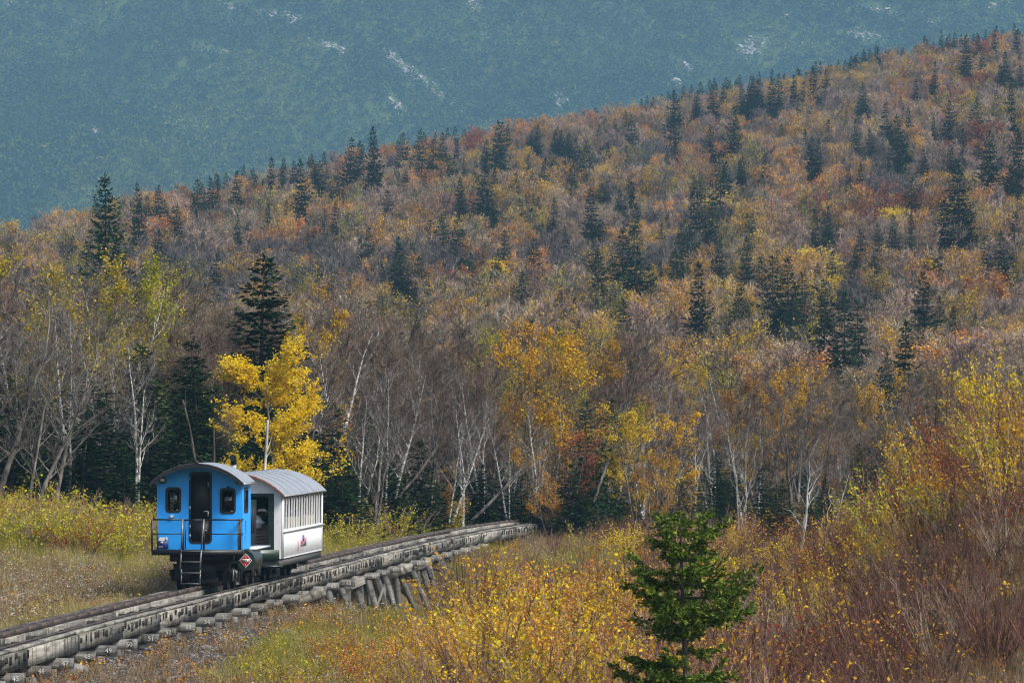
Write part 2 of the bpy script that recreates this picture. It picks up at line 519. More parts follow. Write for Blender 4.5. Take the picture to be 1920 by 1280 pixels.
M['green'] = leafy('green_leaves', [(0, (.05, .10, .012)), (.5, (.11, .17, .018)), (1, (.21, .26, .03))], .35, .2)
M['straw'] = leafy('straw_grass', [(0, (.20, .15, .06)), (.5, (.33, .26, .11)), (1, (.46, .39, .19))], .2, .25)
M['ggrass'] = leafy('green_gold_grass', [(0, (.09, .11, .02)), (.5, (.20, .19, .03)), (1, (.36, .31, .06))], .25, .25)
M['brownweed'] = leafy('brown_weeds', [(0, (.12, .085, .05)), (.6, (.21, .15, .085)), (1, (.32, .235, .14))], .1, .25)
M['fluff'] = leafy('seed_fluff', [(0, (.34, .30, .25)), (1, (.60, .56, .50))], .3, .15)
M['blue'] = simple('blue_paint', (.022, .36, .94), .45, var=.06, scale=2.5, spec=.5, dirt=((.016, .28, .80), 3.0, .56))
M['white'] = simple('white_coach_paint', (.70, .71, .72), .5, var=.05, scale=3, dirt=((.50, .50, .48), 3.5, .58, (3, 3, .6)))
M['roofmetal'] = simple('grey_roof_metal', (.36, .37, .385), .42, .35, var=.14, scale=3.5, dirt=((.24, .23, .22), 5, .56))
M['black'] = simple('black_steel', (.012, .012, .014), .5, .1, var=.4, scale=6)
M['grime'] = simple('oily_running_gear', (.016, .014, .013), .6, .2, var=.5, scale=9, dirt=((.06, .045, .035), 8, .6))
M['darkgreen'] = simple('dark_green_paint', (.012, .028, .022), .35, var=.2, scale=5)
M['steel'] = simple('worn_steel', (.20, .20, .205), .5, .6, var=.3, scale=12)
M['railsteel'] = simple('rusty_rail', (.085, .062, .05), .6, .35, var=.35, scale=7)
M['greybeam'] = simple('grey_underframe', (.085, .082, .078), .7, var=.25, scale=5)
M['chrome'] = simple('pale_metal_fitting', (.6, .6, .58), .3, .7, var=.1)
M['lamp'] = simple('lamp_lens', (.75, .74, .68), .2, var=.05)
M['placard'] = simple('red_placard', (.42, .008, .018), .5, var=.08)
M['decal_white'] = simple('white_print', (.78, .78, .78), .6, var=.05)
M['decal_navy'] = simple('navy_print', (.02, .045, .20), .5, var=.1)
M['decal_red'] = simple('red_print', (.42, .05, .08), .6, var=.1)
M['decal_violet'] = simple('violet_print', (.17, .13, .42), .6, var=.1)
M['decal_pink'] = simple('pink_print', (.62, .42, .46), .6, var=.1)
M['decal_brown'] = simple('brown_print', (.25, .13, .08), .6, var=.1)
M['seat'] = simple('navy_seat', (.012, .022, .07), .6, var=.3)
M['daylight_khaki'] = simple('khaki_daylight', (.16, .148, .105), .8, var=.12, scale=4)
M['interior'] = simple('dark_interior', (.02, .019, .018), .8, var=.2)
M['slat'] = simple('bench_slats', (.23, .20, .17), .7, var=.2, scale=8)
M['bundle'] = simple('pale_blue_grey', (.50, .54, .60), .6, var=.1)
M['redtrim'] = simple('rust_red_trim', (.26, .09, .05), .6, var=.3, scale=9)
M['glass'] = glass_mat('window_glass', (.86, .88, .87))
M['darkglass'] = glass_mat('dim_interior_glass', (.12, .12, .12), .3)  # dark tint stands in for the dim interior behind the panes
M['wood'] = timber('weathered_timber', (.10, .092, .078), (.31, .295, .255), (.048, .043, .032))
M['wooddark'] = timber('creosoted_timber', (.016, .014, .013), (.05, .045, .04), (.012, .011, .01))
M['wooddeck'] = timber('worn_deck_timber', (.045, .04, .036), (.13, .12, .105), (.03, .026, .022))
M['woodcap'] = timber('dark_weathered_timber', (.07, .066, .06), (.21, .205, .19), (.04, .038, .032))
M['numpaint'] = simple('number_paint', (.62, .62, .58), .8, var=.25, scale=30)
# ------------------------------------------------------------------ ground sheet (near meadow, forest floor and hillside)
def grid_mesh(name, Ds, halfw, nx, zf, mats, matf=None):
    U = np.linspace(-1, 1, nx)
    P = []
    for D in Ds:
        X = U * halfw(D)
        P.append(np.stack([X, np.full(nx, D), zf(X, np.full(nx, D))], 1))
    P = np.concatenate(P)
    i = np.arange(len(Ds) - 1)[:, None] * nx + np.arange(nx - 1)[None, :]
    F = np.stack([i, i + 1, i + nx + 1, i + nx], -1).reshape(-1, 4)
    me = mesh_from(name, [(Wn(P), F, 0)], mats)
    if matf is not None:
        c = P[F].mean(1)
        me.polygons.foreach_set('material_index', matf(c[:, 0], c[:, 1]).astype(np.int32))
    me.polygons.foreach_set('use_smooth', np.ones(len(F), bool))
    return me

def gmat(X, D):
    dx = X - Xc(D)
    gr = (dx > -1.4) & (dx < 3.2 + 2.2 * (fbm(X * .5, D * .3, 9) - .5) * 2 + np.clip((150 - D) * .06, -2, 2.5)) & (D < 168)
    return np.where(D > 300, 2, np.where(gr, 1, 0))

Ds = np.concatenate([np.arange(20, 100, 4), np.arange(100, 285, 0.8), np.arange(285, 420, 4), np.arange(420, 1260, 12), np.arange(1260, 2500, 80)])
gme = grid_mesh('ground', Ds, lambda D: 30 + 0.135 * D, 170, G, [M['soil'], M['gravel'], M['hillsoil']], gmat)
g_o = new_obj('ground', gme); g_o['kind'] = 'structure'

# far mountain
def mount_Z(X, D):
    y = np.interp(D, [2300, 2900, 3050, 3700, 4200], [760, 560, 500, -60, -330])
    n = (fbm((X + D * .25) * .0085 + 5, D * .0022, 21) - .5) * 62 + (fbm(X * .02 + 5, D * .014, 22) - .5) * 9
    return -(y - 640) / FPX * D + n
mDs = np.concatenate([np.arange(2350, 2900, 60), np.arange(2900, 4200, 14)])
mme = grid_mesh('mountain', mDs, lambda D: 0.13 * D, 150, mount_Z, [M['mountain']])
m_o = new_obj('mountain', mme); m_o['kind'] = 'structure'

def mount_at(px, y):
    ds = np.linspace(2900, 4150, 500)
    X = (px - 960) / FPX * ds
    z = mount_Z(X, ds)
    yy = 640 - z / ds * FPX
    i = int(np.argmin(np.abs(yy - y)))
    return X[i], ds[i], z[i]

# ------------------------------------------------------------------ railway trestle
def track_frame(D):
    """centre point and the unit vectors (right, along, up) of the line at distance D, level coordinates; z at the top of the outer timbers"""
    p = np.array([float(Xc(D)), D, float(Zt(D))])
    q = np.array([float(Xc(D + 1)), D + 1, float(Zt(D + 1))])
    t = (q - p) / np.linalg.norm(q - p)
    r = np.cross(t, (0, 0, 1)); r /= np.linalg.norm(r)
    return p, r, t, np.cross(r, t)

D_BASE = 170.0
base_p = track_frame(D_BASE)[0] - np.array([0, 0, 2.4])
trestle = empty('railway_trestle', W(*base_p), (PITCH, 0, 0))
tag(trestle, 'weathered grey timber railway trestle curving away under the train', 'trestle')

def member(name, a, b, w, h, material, up=(0, 0, 1), parent=None, taper=None):
    """one straight timber; its own object with the origin at its middle and the grain along local y"""
    a = np.array(a, float); b = np.array(b, float)
    d = b - a; L = np.linalg.norm(d); d /= L
    s = np.cross(d, up); s /= np.linalg.norm(s); u = np.cross(s, d)
    V, F, _ = box(0, 0, 0, w, L, h)
    if taper is not None:
        V = V + rng.normal(size=V.shape) * taper
    me = mesh_from(name, [(V, F, 0)], [material])
    o = bpy.data.objects.new(name, me); COL.objects.link(o)
    mtx = Matrix(((s[0], d[0], u[0], 0), (s[1], d[1], u[1], 0), (s[2], d[2], u[2], 0), (0, 0, 0, 1)))
    mid = (a + b) / 2 - base_p
    mtx.translation = Vector(mid)
    o.parent = parent or trestle
    o.matrix_basis = mtx
    return o

def at(D, side, up):
    p, r, t, u = track_frame(D)
    return p + r * side + u * up

# long stringers in lengths with uneven joints
D0, D1 = 108.0, 292.0
STR_H = 0.39
for off, top, w, h, mm, step in ((0.94, 0.0, 0.24, STR_H, 'wood', 7.36), (-0.94, -0.02, 0.24, STR_H, 'wood', 7.36), (0.0, 0.10, 0.24, 0.27, 'wood', 6.2), (0.45, -.10, .18, .12, 'wooddeck', 7.9), (-0.45, -.10, .18, .12, 'wooddeck', 8.3)):
    d = D0 + rng.random() * 3
    while d < D1:
        e = min(d + step * (0.9 + .2 * rng.random()), D1)
        j = rng.normal(size=2) * 0.012
        a = at(d, off + j[0], top - h / 2 + j[1]); b = at(e - 0.02, off + j[0], top - h / 2 + j[1] + rng.normal() * .008)
        member('stringer', a, b, w, h, M[mm], taper=0.006)
        d = e
# guard timber with the rail on the outer stringers, rack rail on the middle one
for off in (0.94, -0.94):
    d = D0
    while d < D1:
        e = min(d + 5.2 * (0.9 + .2 * rng.random()), D1)
        member('guard_timber', at(d, off - .02 * (1 if off > 0 else -1), .035), at(e - .015, off - .02 * (1 if off > 0 else -1), .035 + rng.normal() * .005), .2, .066, M['wood'], taper=.004)
        d = e
for off, z, nm in ((0.74, .08, 'rail'), (-0.74, .08, 'rail'), (0.0, .165, 'rack_rail')):
    parts = []
    dd = np.arange(D0, D1, 2.0)
    for a, b in zip(dd[:-1], dd[1:]):
        pa, pb = at(a, off, z) - base_p, at(b, off, z) - base_p
        if nm == 'rail':
            parts += [bar(pa, pb, .07, .035), bar(pa - [0, 0, .06], pb - [0, 0, .06], .02, .09), bar(pa - [0, 0, .11], pb - [0, 0, .11], .13, .025)]
        else:
            parts += [bar(pa + [-.05, 0, 0], pb + [-.05, 0, 0], .02, .12), bar(pa + [.05, 0, 0], pb + [.05, 0, 0], .02, .12)]
            for k in range(18):
                q = pa + (pb - pa) * k / 18
                parts.append(bar(q + [-.05, 0, .03], q + [.05, 0, .03], .035))
    new_obj(nm, mesh_from(nm, parts, [M['railsteel']]), trestle)
# cross ties: dark ends show in the face of the outer stringers
d = D0 + .4
while d < D1 - .3:
    w = .16 + .26 * rng.random() ** 1.5
    j = rng.normal() * .03 + .02
    member('tie', at(d, -1.08, -.145 + j), at(d, 1.066 + .022 * rng.random(), -.145 + j), w, .11 + .11 * rng.random(), M['wooddark'], taper=.006)
    d += .42 + .55 * rng.random()
# bents: cap, sill blocks, posts and braces
for n in range(42, 77):
    D = 122 + 3.68 * (n - 45)
    if D > D1: break
    p, r, t, u = track_frame(D)
    zc = -STR_H - .125
    ext = 1.06 + .33 + .1 * rng.random()
    yaw = rng.normal() * .03
    a = at(D - yaw, -1.3, zc); b = at(D + yaw, ext, zc + rng.normal() * .01)
    cap = member('bent_cap', a, b, .28, .225, M['woodcap'], taper=.008)
    # number painted on the face of the cap that looks down the line
    Lc = np.linalg.norm(b - a)
    s = str(n)
    # local frame of a cap: x = across the cap (along the line), y = along the cap
    V, F = text_mesh(s, .16)
    # pick the side that faces the viewer
    inv = cap.matrix_basis.inverted()
    vv = (inv.to_3x3() @ Vector((0, -1, 0)))
    sgn = 1 if vv.x > 0 else -1
    ydir = (inv.to_3x3() @ Vector((1, 0, 0))).y
    ys = 1 if ydir > 0 else -1
    zs = 1 if (inv.to_3x3() @ Vector((0, 0, 1))).z > 0 else -1
    V3 = np.stack([np.full(len(V), sgn * .163), ys * (V[:, 0] + Lc / 2 - .17), zs * V[:, 1]], 1)
    nm = mesh_from('number', [(V3, F, 0)], [M['numpaint']])
    new_obj('number', nm, cap)
    gz = float(G(p[0] + 1.2, D)); top_z = p[2] + zc - .125
    gap = top_z - gz
    if n < 58:
        # low blocking on the ground
        for k, sx in enumerate((-.85, .1, 1.0)):
            q = at(D, sx + rng.normal() * .05, zc - .125)
            zb = float(G(q[0], D)) - .25
            if q[2] - zb > .1:
                member('post', q, (q[0], q[1], zb), .28, .28, M['woodcap'], up=(0, 1, 0), taper=.01)
    else:
        for k, (sx, bat) in enumerate(((-.8, -.12), (-.2, 0.0), (.35, .05), (.95, .32))):
            q = at(D, sx + rng.normal() * .06, zc - .125)
            zb = float(G(q[0] + bat * gap, D)) - .3
            bt = bat * (.8 + .6 * rng.random()) * (q[2] - zb)
            member('post', q, (q[0] + bt, q[1] + rng.normal() * .12, zb), .2 + .04 * rng.random(), .2, M['woodcap'], up=(0, 1, 0), taper=.008)
        if n in (60, 61, 64, 68, 70):
            a = at(D - .16, 1.4, zc - .02); b = at(D - .16, .25, zc - .55)
            member('brace', a, b, .08, .26, M['wood'], taper=.008)
        if n in (61, 66):
            q = at(D - .3, 1.25, zc - .5)
            member('brace', q, (q[0] - .5, q[1], float(G(q[0] - .5, D)) - .1), .09, .2, M['wood'], up=(0, 1, 0), taper=.01)
# ------------------------------------------------------------------ train
def vehicle_root(name, D):
    p, r, t, u = track_frame(D)
    p = p + u * .10
    Rm = Matrix(((r[0], t[0], u[0]), (r[1], t[1], u[1]), (r[2], t[2], u[2])))
    Px = Matrix.Rotation(PITCH, 3, 'X')
    m4 = (Px @ Rm).to_4x4()
    m4.translation = Vector(W(*p))
    o = bpy.data.objects.new(name, None); COL.objects.link(o); o.empty_display_size = .3
    o.matrix_world = m4
    return o

def part(parent, name, parts, *mats):
    flat = []
    for q in parts:
        if isinstance(q, list): flat += q
        else: flat.append(q)
    return new_obj(name, mesh_from(name, flat, [M[m] for m in mats]), parent)

def arc_pts(hw, ez, az, n=24, x0=None):
    """arch through (-hw, ez), (0, az), (hw, ez)"""
    h = az - ez; R = (hw * hw + h * h) / (2 * h); cz = az - R
    a = math.asin(hw / R)
    return [(R * math.sin(-a + 2 * a * i / n), cz + R * math.cos(-a + 2 * a * i / n)) for i in range(n + 1)]

def arch_roof(hw, ez, az, th, y0, y1, n=24, m=0, segs=1):
    o = arc_pts(hw, ez, az, n); i = arc_pts(hw, ez - th, az - th, n)
    ring = o + i[::-1]
    k = len(ring)
    V = []
    ys = np.linspace(y0, y1, segs + 1)
    for y in ys:
        V += [(x, y, z) for x, z in ring]
    F = []
    for s in range(segs):
        for j in range(k):
            jj = (j + 1) % k
            F.append([s * k + j, s * k + jj, (s + 1) * k + jj, (s + 1) * k + j])
    ends = []
    e = segs * k
    for j in range(n):
        ends.append([j, j + 1, k - 2 - j, k - 1 - j])
        ends.append([e + j, e + k - 1 - j, e + k - 2 - j, e + j + 1])
    V = np.array(V, float)
    return [(V, np.array(F), m), (V, np.array(ends), m)]

def wheel(parent, x, y, r, inner):
    w = part(parent, 'wheel', [drum((x - .05, y, r), (x + .05, y, r), r, 22, 0), drum((x + inner * .05, y, r), (x + inner * .085, y, r), r * 1.12, 22, 0)], 'grime')
    part(w, 'hub', [drum((x - inner * .05, y, r), (x - inner * .13, y, r), r * .3, 12, 0)], 'greybeam')
    return w

loco = vehicle_root('locomotive', 162.5)
tag(loco, 'blue diesel cog locomotive with black door and ladder at its rear platform', 'locomotive')
HW = 1.33
# rear wall that faces the viewer, openings for door and windows
arc = arc_pts(HW, 3.10, 3.59, 20)
rim = [(-HW, 1.17), (HW, 1.17)] + [(x, z) for x, z in arc[::-1]]
win_l = rrect(-1.04, 2.25, -.60, 2.94, .09); win_r = rrect(.65, 2.22, 1.10, 2.92, .09)
door_o = rrect(-.31, 1.36, .36, 3.38, .10)
FRONT = ((0, .05, 0), (1, 0, 0), (0, 0, 1), (0, -1, 0))
part(loco, 'cab_wall', [plate([rim, win_l, win_r, door_o], .05, FRONT)], 'blue')
for wl_, nm in ((win_l, 'window'), (win_r, 'window')):
    xs = [p[0] for p in wl_]; zs = [p[1] for p in wl_]
    x0, x1, z0, z1 = min(xs), max(xs), min(zs), max(zs)
    fr = part(loco, nm, [plate([rrect(x0 - .025, z0 - .025, x1 + .025, z1 + .025, .11), rrect(x0 + .045, z0 + .045, x1 - .045, z1 - .045, .05)], .045, ((0, .03, 0), (1, 0, 0), (0, 0, 1), (0, -1, 0)))], 'black')
    part(fr, 'pane', [box((x0 + x1) / 2, .02, (z0 + z1) / 2, x1 - x0 - .06, .008, z1 - z0 - .06)], 'glass' if x0 < 0 else 'darkglass')  # right pane carries the cab's inner shade in its colour
    part(fr, 'latch', [box(x1 - .1, -.022, z0 + .06, .05, .012, .02)], 'chrome')
    if x0 > 0:
        part(fr, 'wiper_motor', [box((x0 + x1) / 2 + .02, -.04, z1 + .05, .09, .05, .05)], 'black')
# door: upper and lower leaf, hinges and handles
dr = part(loco, 'door', [plate([rrect(-.335, 1.335, .385, 3.405, .12), rrect(-.27, 1.40, .32, 3.34, .08)], .03, ((0, .02, 0), (1, 0, 0), (0, 0, 1), (0, -1, 0))), box(.025, .03, 2.70, .62, .03, 1.36), box(.025, .028, 1.71, .62, .03, .60)], 'black')
part(dr, 'handle', [box(.20, -.03, 2.27, .15, .03, .03), box(.27, -.03, 2.20, .035, .03, .16)], 'chrome')
part(dr, 'lower_handle', [bar((.17, -.02, 1.75), (.22, -.02, 1.70), .025)], 'chrome')
part(dr, 'grab_handle', [bar((.27, -.035, 2.97), (.27, -.035, 3.12), .022)], 'chrome')
for z in (3.22, 2.36, 1.82, 1.55):
    part(dr, 'hinge', [box(-.30, -.012, z, .025, .02, .12)], 'chrome')
# side walls, rear bulkhead and the roof
for s in (1, -1):
    sw = plate([[(0, 1.17), (1.75, 1.17), (1.75, 3.08), (0, 3.08)], rrect(.35, 2.25, 1.15, 2.92, .09)], .05, ((s * HW, 0.052, 0), (0, 1, 0), (0, 0, 1), (-s, 0, 0)))
    part(loco, 'side_wall', [sw], 'blue')
    fr = part(loco, 'side_window', [plate([rrect(.31, 2.21, 1.19, 2.96, .11), rrect(.41, 2.31, 1.09, 2.86, .06)], .03, ((s * (HW + .012), 0.052, 0), (0, 1, 0), (0, 0, 1), (-s, 0, 0)))], 'black')
    part(fr, 'pane', [box(s * (HW - .02), .80, 2.585, .008, .72, .6)], 'darkglass')
part(loco, 'bulkhead', [plate([[(-HW + .06, 1.2), (HW - .06, 1.2), (HW - .06, 3.1), (.7, 3.42), (-.7, 3.42), (-HW + .06, 3.1)], rrect(-1.2, 1.9, -.42, 3.0, .05)], .05, ((0, 1.75, 0), (1, 0, 0), (0, 0, 1), (0, -1, 0)))], 'interior')
part(loco, 'cab_floor', [box(0, .9, 1.13, 2.6, 1.75, .06)], 'black')
rf = part(loco, 'roof', arch_roof(1.43, 3.12, 3.66, .055, -.66, 1.95, 28), 'roofmetal')
part(rf, 'roof_edge_shade', arch_roof(1.445, 3.10, 3.655, .12, -.70, -.66, 28), 'black')  # black rim made deeper to include the shade under the overhang
part(rf, 'gutter', [box(1.435, .75, 3.06, .045, 2.3, .05)], 'chrome')
part(rf, 'roof_clip', [box(0.0, -.68, 3.69, .12, .07, .06)], 'black')
for x in (-1.14, 1.19):
    lm = part(loco, 'marker_lamp', [tube([(x, 0, 3.17), (x, -.12, 3.17)], [.11, .105], 16), disc((x, -.12, 3.17), (0, -1, 0), .105, 16)], 'black')
    pts = [(x + .075 * math.cos(a), -.125, 3.17 + .05 * math.sin(a)) for a in np.linspace(0, 2 * np.pi, 16, endpoint=False)]
    part(lm, 'lens', [(np.array(pts), np.arange(16)[None, ::-1], 0)], 'lamp')
hl = part(loco, 'dome_lamp', [drum((-.86, 0, 2.13), (-.86, -.09, 2.13), .045, 12, 0)], 'lamp')  # small white dome lamp below the left window
part(hl, 'bracket', [box(-.86, -.03, 2.07, .06, .05, .05)], 'greybeam')
# platform, railing and ladder
part(loco, 'platform', [box(0, -.28, 1.095, 2.80, .68, .15), box(.1, -.1, .96, 1.95, .5, .14)], 'black')
RY_ = -.56
for x0, x1 in ((-1.39, -.43), (.22, 1.35)):
    rl = part(loco, 'railing', [bar((x0, RY_, 2.04), (x1, RY_, 2.04), .045), bar((x0, RY_, 1.63), (x1, RY_, 1.63), .03), bar((x0, RY_, 1.1), (x0, RY_, 2.06), .05), bar((x1, RY_, 1.1), (x1, RY_, 2.06), .05), bar((x0 if x0 < 0 else x1, RY_, 2.04), (x0 if x0 < 0 else x1, 0, 2.04), .04), bar((x0 if x0 < 0 else x1, RY_, 1.63), (x0 if x0 < 0 else x1, 0, 1.63), .03)], 'black')
    xx = -1.28 if x0 < 0 else 1.24
    part(rl, 'grab_post', [bar((xx, -.2, 1.17), (xx, -.2, 2.02), .05)], 'greybeam')
gt = part(loco, 'gate', [bar((-.41, RY_, 2.03), (.2, RY_, 2.03), .04), bar((-.36, RY_, 1.2), (-.36, RY_, 2.03), .035)], 'black')
lad = part(loco, 'ladder', [bar((-.44, RY_ - .03, 2.05), (-.47, RY_ - .06, 1.17), .04), bar((-.47, RY_ - .06, 1.17), (-.50, RY_ - .1, .6), .04), bar((-.47, RY_ - .06, .62), (-.455, RY_ - .16, .19), .035),
                            bar((.22, RY_ - .03, 2.05), (.145, RY_ - .06, 1.17), .04), bar((.145, RY_ - .06, 1.17), (.11, RY_ - .1, .6), .04), bar((.12, RY_ - .06, .62), (.115, RY_ - .16, .19), .035)], 'steel')
for z in (1.14, .83, .515, .205):
    part(lad, 'rung', [box(-.17, RY_ - .16 + z * .08, z, .62, .05 if z < 1 else .12, .03)], 'greybeam')
# crest with white peaks on the left of the wall
cr = part(loco, 'crest', [box(-1.135, -.004, 1.315, .33, .008, .27)], 'decal_navy')
pk = [(-1.285, 1.42), (-1.25, 1.50), (-1.21, 1.525), (-1.17, 1.505), (-1.12, 1.53), (-1.08, 1.50), (-1.05, 1.54), (-1.0, 1.51), (-.985, 1.43), (-1.05, 1.46), (-1.09, 1.42)]
part(cr, 'mountain_emblem', [plate([pk], .004, ((0, -.009, 0), (1, 0, 0), (0, 0, 1), (0, -1, 0))), box(-1.18, -.012, 1.375, .09, .004, .05)], 'decal_white')
part(cr, 'emblem_engine', [box(-1.065, -.013, 1.455, .03, .004, .08)], 'decal_brown')
part(cr, 'crest_lettering', [lettering('COG', .075, ((-1.22, -.012, 1.24), (1, 0, 0), (0, 0, 1)))], 'decal_white')
# name in script on the right flank
sc_ = []
zig = [(.62, 1.98), (.78, 1.93), (.62, 1.86), (.80, 1.80), (.66, 1.74), (.80, 1.69), (.64, 1.63)]
for a, b in zip(zig[:-1], zig[1:]):
    sc_.append(bar((HW + .004, a[0], a[1]), (HW + .004, b[0], b[1]), .006, .035))
sc_.append(bar((HW + .004, .55, 1.6), (HW + .004, .55, 1.36), .006, .02))
part(loco, 'script_name', sc_, 'black')
# engine hood, walkway, stack
hood = part(loco, 'engine_hood', [box(0, 4.2, 1.82, 1.7, 4.6, 1.35), box(0, 4.2, 2.52, 1.3, 4.4, .1)], 'darkgreen')
for y in np.arange(2.4, 6.2, .5):
    part(hood, 'louvre', [box(.86, y, 1.9, .02, .32, .8)], 'black')
part(loco, 'walkway', [box(1.16, 3.5, 1.14, .66, 3.3, .045)], 'bundle')
st = part(loco, 'exhaust_stack', [tube([(.62, 3.0, 2.5), (.62, 3.0, 3.62)], .085, 14)], 'bundle')
part(st, 'stack_mouth', [tube([(.62, 3.0, 3.58), (.62, 2.98, 3.72), (.62, 2.9, 3.77), (.62, 2.78, 3.78)], [.09, .1, .1, .1], 14), disc((.62, 2.79, 3.78), (0, -1, 0), .1, 14)], 'black')
# fuel tank with hoops and placard
tk = part(loco, 'fuel_tank', [drum((1.30, .95, .83), (1.30, 2.7, .83), .285, 28, 0)], 'darkgreen')
for y in (1.25, 1.5, 1.75, 2.0, 2.25, 2.5):
    part(tk, 'hoop', [tube([(1.30, y - .03, .83), (1.30, y + .03, .83)], .297, 28)], 'steel')
dm = [(1.30, .62), (1.50, .83), (1.30, 1.04), (1.10, .83)]
pl = part(tk, 'hazard_placard', [plate([dm], .01, ((0, .945, 0), (1, 0, 0), (0, 0, 1), (0, -1, 0)))], 'decal_white')
dm2 = [(1.30, .64), (1.48, .83), (1.30, 1.02), (1.12, .83)]
part(pl, 'red_field', [plate([dm2], .004, ((0, .934, 0), (1, 0, 0), (0, 0, 1), (0, -1, 0)))], 'placard')
part(pl, 'number_panel', [box(1.30, .928, .83, .235, .004, .095)], 'decal_white')
part(pl, 'placard_number', [lettering('1993', .105, ((1.30, .924, .83), (1, 0, 0), (0, 0, 1)))], 'black')
part(pl, 'flame_symbol', [lettering('A', .08, ((1.30, .924, .94), (1, 0, 0), (0, 0, 1)))], 'decal_white')
part(pl, 'class_number', [lettering('3', .075, ((1.30, .924, .71), (1, 0, 0), (0, 0, 1)))], 'decal_white')
# running gear
part(loco, 'underframe', [box(.02, 3.3, .93, 1.9, 6.6, .22), box(-.72, .4, .98, .2, .8, .16), box(.0, 1.6, .72, 1.5, 2.8, .36), box(0, 5.6, .7, 1.5, 1.6, .3), box(-.1, .16, .62, 1.15, .12, .6), box(-.55, .25, .42, .5, .4, .3), box(.1, .22, .25, .9, .2, .26)], 'grime')
for y in (.75, 2.2, 4.9, 6.2):
    for s in (-1, 1):
        wheel(loco, s * .74, y, .31, -s)
    part(loco, 'axle', [drum((-.74, y, .31), (.74, y, .31), .06, 12, 0)], 'grime')
part(loco, 'cog_gear', [drum((-.07, .75, .36), (.07, .75, .36), .3, 24, 0)], 'grime')
for y0 in (.2, 4.4):
    for s in (-1, 1):
        part(loco, 'truck_frame', [box(s * .92, y0 + 1.25, .5, .1, 2.5, .16), box(s * .92, y0 + .55, .38, .12, .3, .3), box(s * .92, y0 + 2.0, .38, .12, .3, .3), box(s * .9, y0 + 1.25, .62, .2, .6, .2)], 'grime')
for i, (x, y, z0, z1) in enumerate(((.98, .35, .25, .62), (1.03, .7, .2, .55), (1.06, 1.1, .22, .7), (.92, .15, .55, .85))):
    part(loco, 'brake_rod', [bar((x, y, z0), (x + .02, y + .03, z1), .035)], 'greybeam' if i % 2 else 'steel')
part(loco, 'air_hose', [tube([(1.0, .2, .62), (1.12, .1, .55), (1.16, .12, .38), (1.08, .15, .25)], .018, 6)], 'steel')

loco.matrix_world = loco.matrix_world @ Matrix.Diagonal((.925, 1, .99, 1))
# ---- coach
coach = vehicle_root('passenger_coach', 169.9)
tag(coach, 'white wooden passenger coach with arched windows ahead of the blue locomotive', 'coach')
CW, CL = 1.43, 10.0
ZB, ZE, ZA = .69, 2.60, 3.24
def coach_side(s):
    holes = []
    n = 15; p0 = .36; pitch = (CL - .55) / n
    for i in range(n):
        y0 = p0 + i * pitch + .065; y1 = p0 + (i + 1) * pitch - .065
        r = (y1 - y0) / 2
        h = [(y0, 1.56), (y1, 1.56)] + [((y0 + y1) / 2 + r * math.cos(a), 2.27 + r * math.sin(a)) for a in np.linspace(0, math.pi, 7)]
        holes.append(h)
    rimc = [(0, ZB), (CL, ZB), (CL, ZE), (0, ZE)]
    w = part(coach, 'side_wall', [plate([rimc] + holes, .012, ((s * CW, 0, 0), (0, 1, 0), (0, 0, 1), (-s, 0, 0)))], 'white')
    bt = []
    for y in np.arange(.25, CL - .1, .155):
        bt.append(box(s * (CW + .006), y, (ZB + 1.42) / 2 + .02, .012, .03, 1.42 - ZB - .06))
    part(w, 'bead_boards', bt, 'white')['kind'] = 'stuff'
    part(w, 'sill', [box(s * (CW + .02), CL / 2, 1.5, .05, CL - .05, .06)], 'white')
    part(w, 'corner_board', [box(s * (CW + .01), .10, (ZB + ZE) / 2, .03, .19, ZE - ZB)], 'white')
    part(w, 'corner_board', [box(s * (CW + .01), CL - .08, (ZB + ZE) / 2, .03, .15, ZE - ZB)], 'white')
    sc2 = []
    for i in range(2 * n):
        yy = p0 + (i + .5) * pitch / 2
        sc2.append((np.array([(s * (CW + .012), yy - pitch * .24, 2.56), (s * (CW + .012), yy + pitch * .24, 2.56), (s * (CW + .012), yy, 2.45)]), np.array([[0, 1, 2]]), 0))
    part(w, 'fretwork', sc2, 'greybeam')['kind'] = 'stuff'
    part(w, 'arch_mouldings', [tube([(s * (CW + .012), h[2][0] + 0, 1.56)] + [(s * (CW + .012), q[0], q[1]) for q in h[2:]] + [(s * (CW + .012), h[0][0], 1.56)], .006, 5) for h in holes], 'white')['kind'] = 'stuff'
    return w
wr = coach_side(1); wl2 = coach_side(-1)
# painted crest and lettering on the coach side (faded, unreadable at this distance)
cy0 = 4.75
part(wr, 'faded_crest', [box(CW + .016, cy0 + .28, 1.19, .006, .5, .2)], 'decal_violet')
part(wr, 'faded_numeral', [box(CW + .016, cy0 - 1.0, 1.02, .006, .12, .24), box(CW + .016, cy0 - 1.02, .86, .006, .2, .05)], 'decal_red')
part(wr, 'faded_scroll', [bar((CW + .016, cy0 - .35, 1.16), (CW + .016, cy0 - .1, 1.03), .006, .07), bar((CW + .016, cy0 - .1, 1.03), (CW + .016, cy0 + .2, 1.1), .006, .06), bar((CW + .016, cy0 + .6, 1.1), (CW + .016, cy0 + .9, 1.0), .006, .07), bar((CW + .016, cy0 + 1.0, 1.22), (CW + .016, cy0 + .85, .98), .006, .08)], 'decal_red')
part(wr, 'faded_field', [box(CW + .0145, cy0 + .3, 1.08, .004, 1.5, .26)], 'decal_pink')
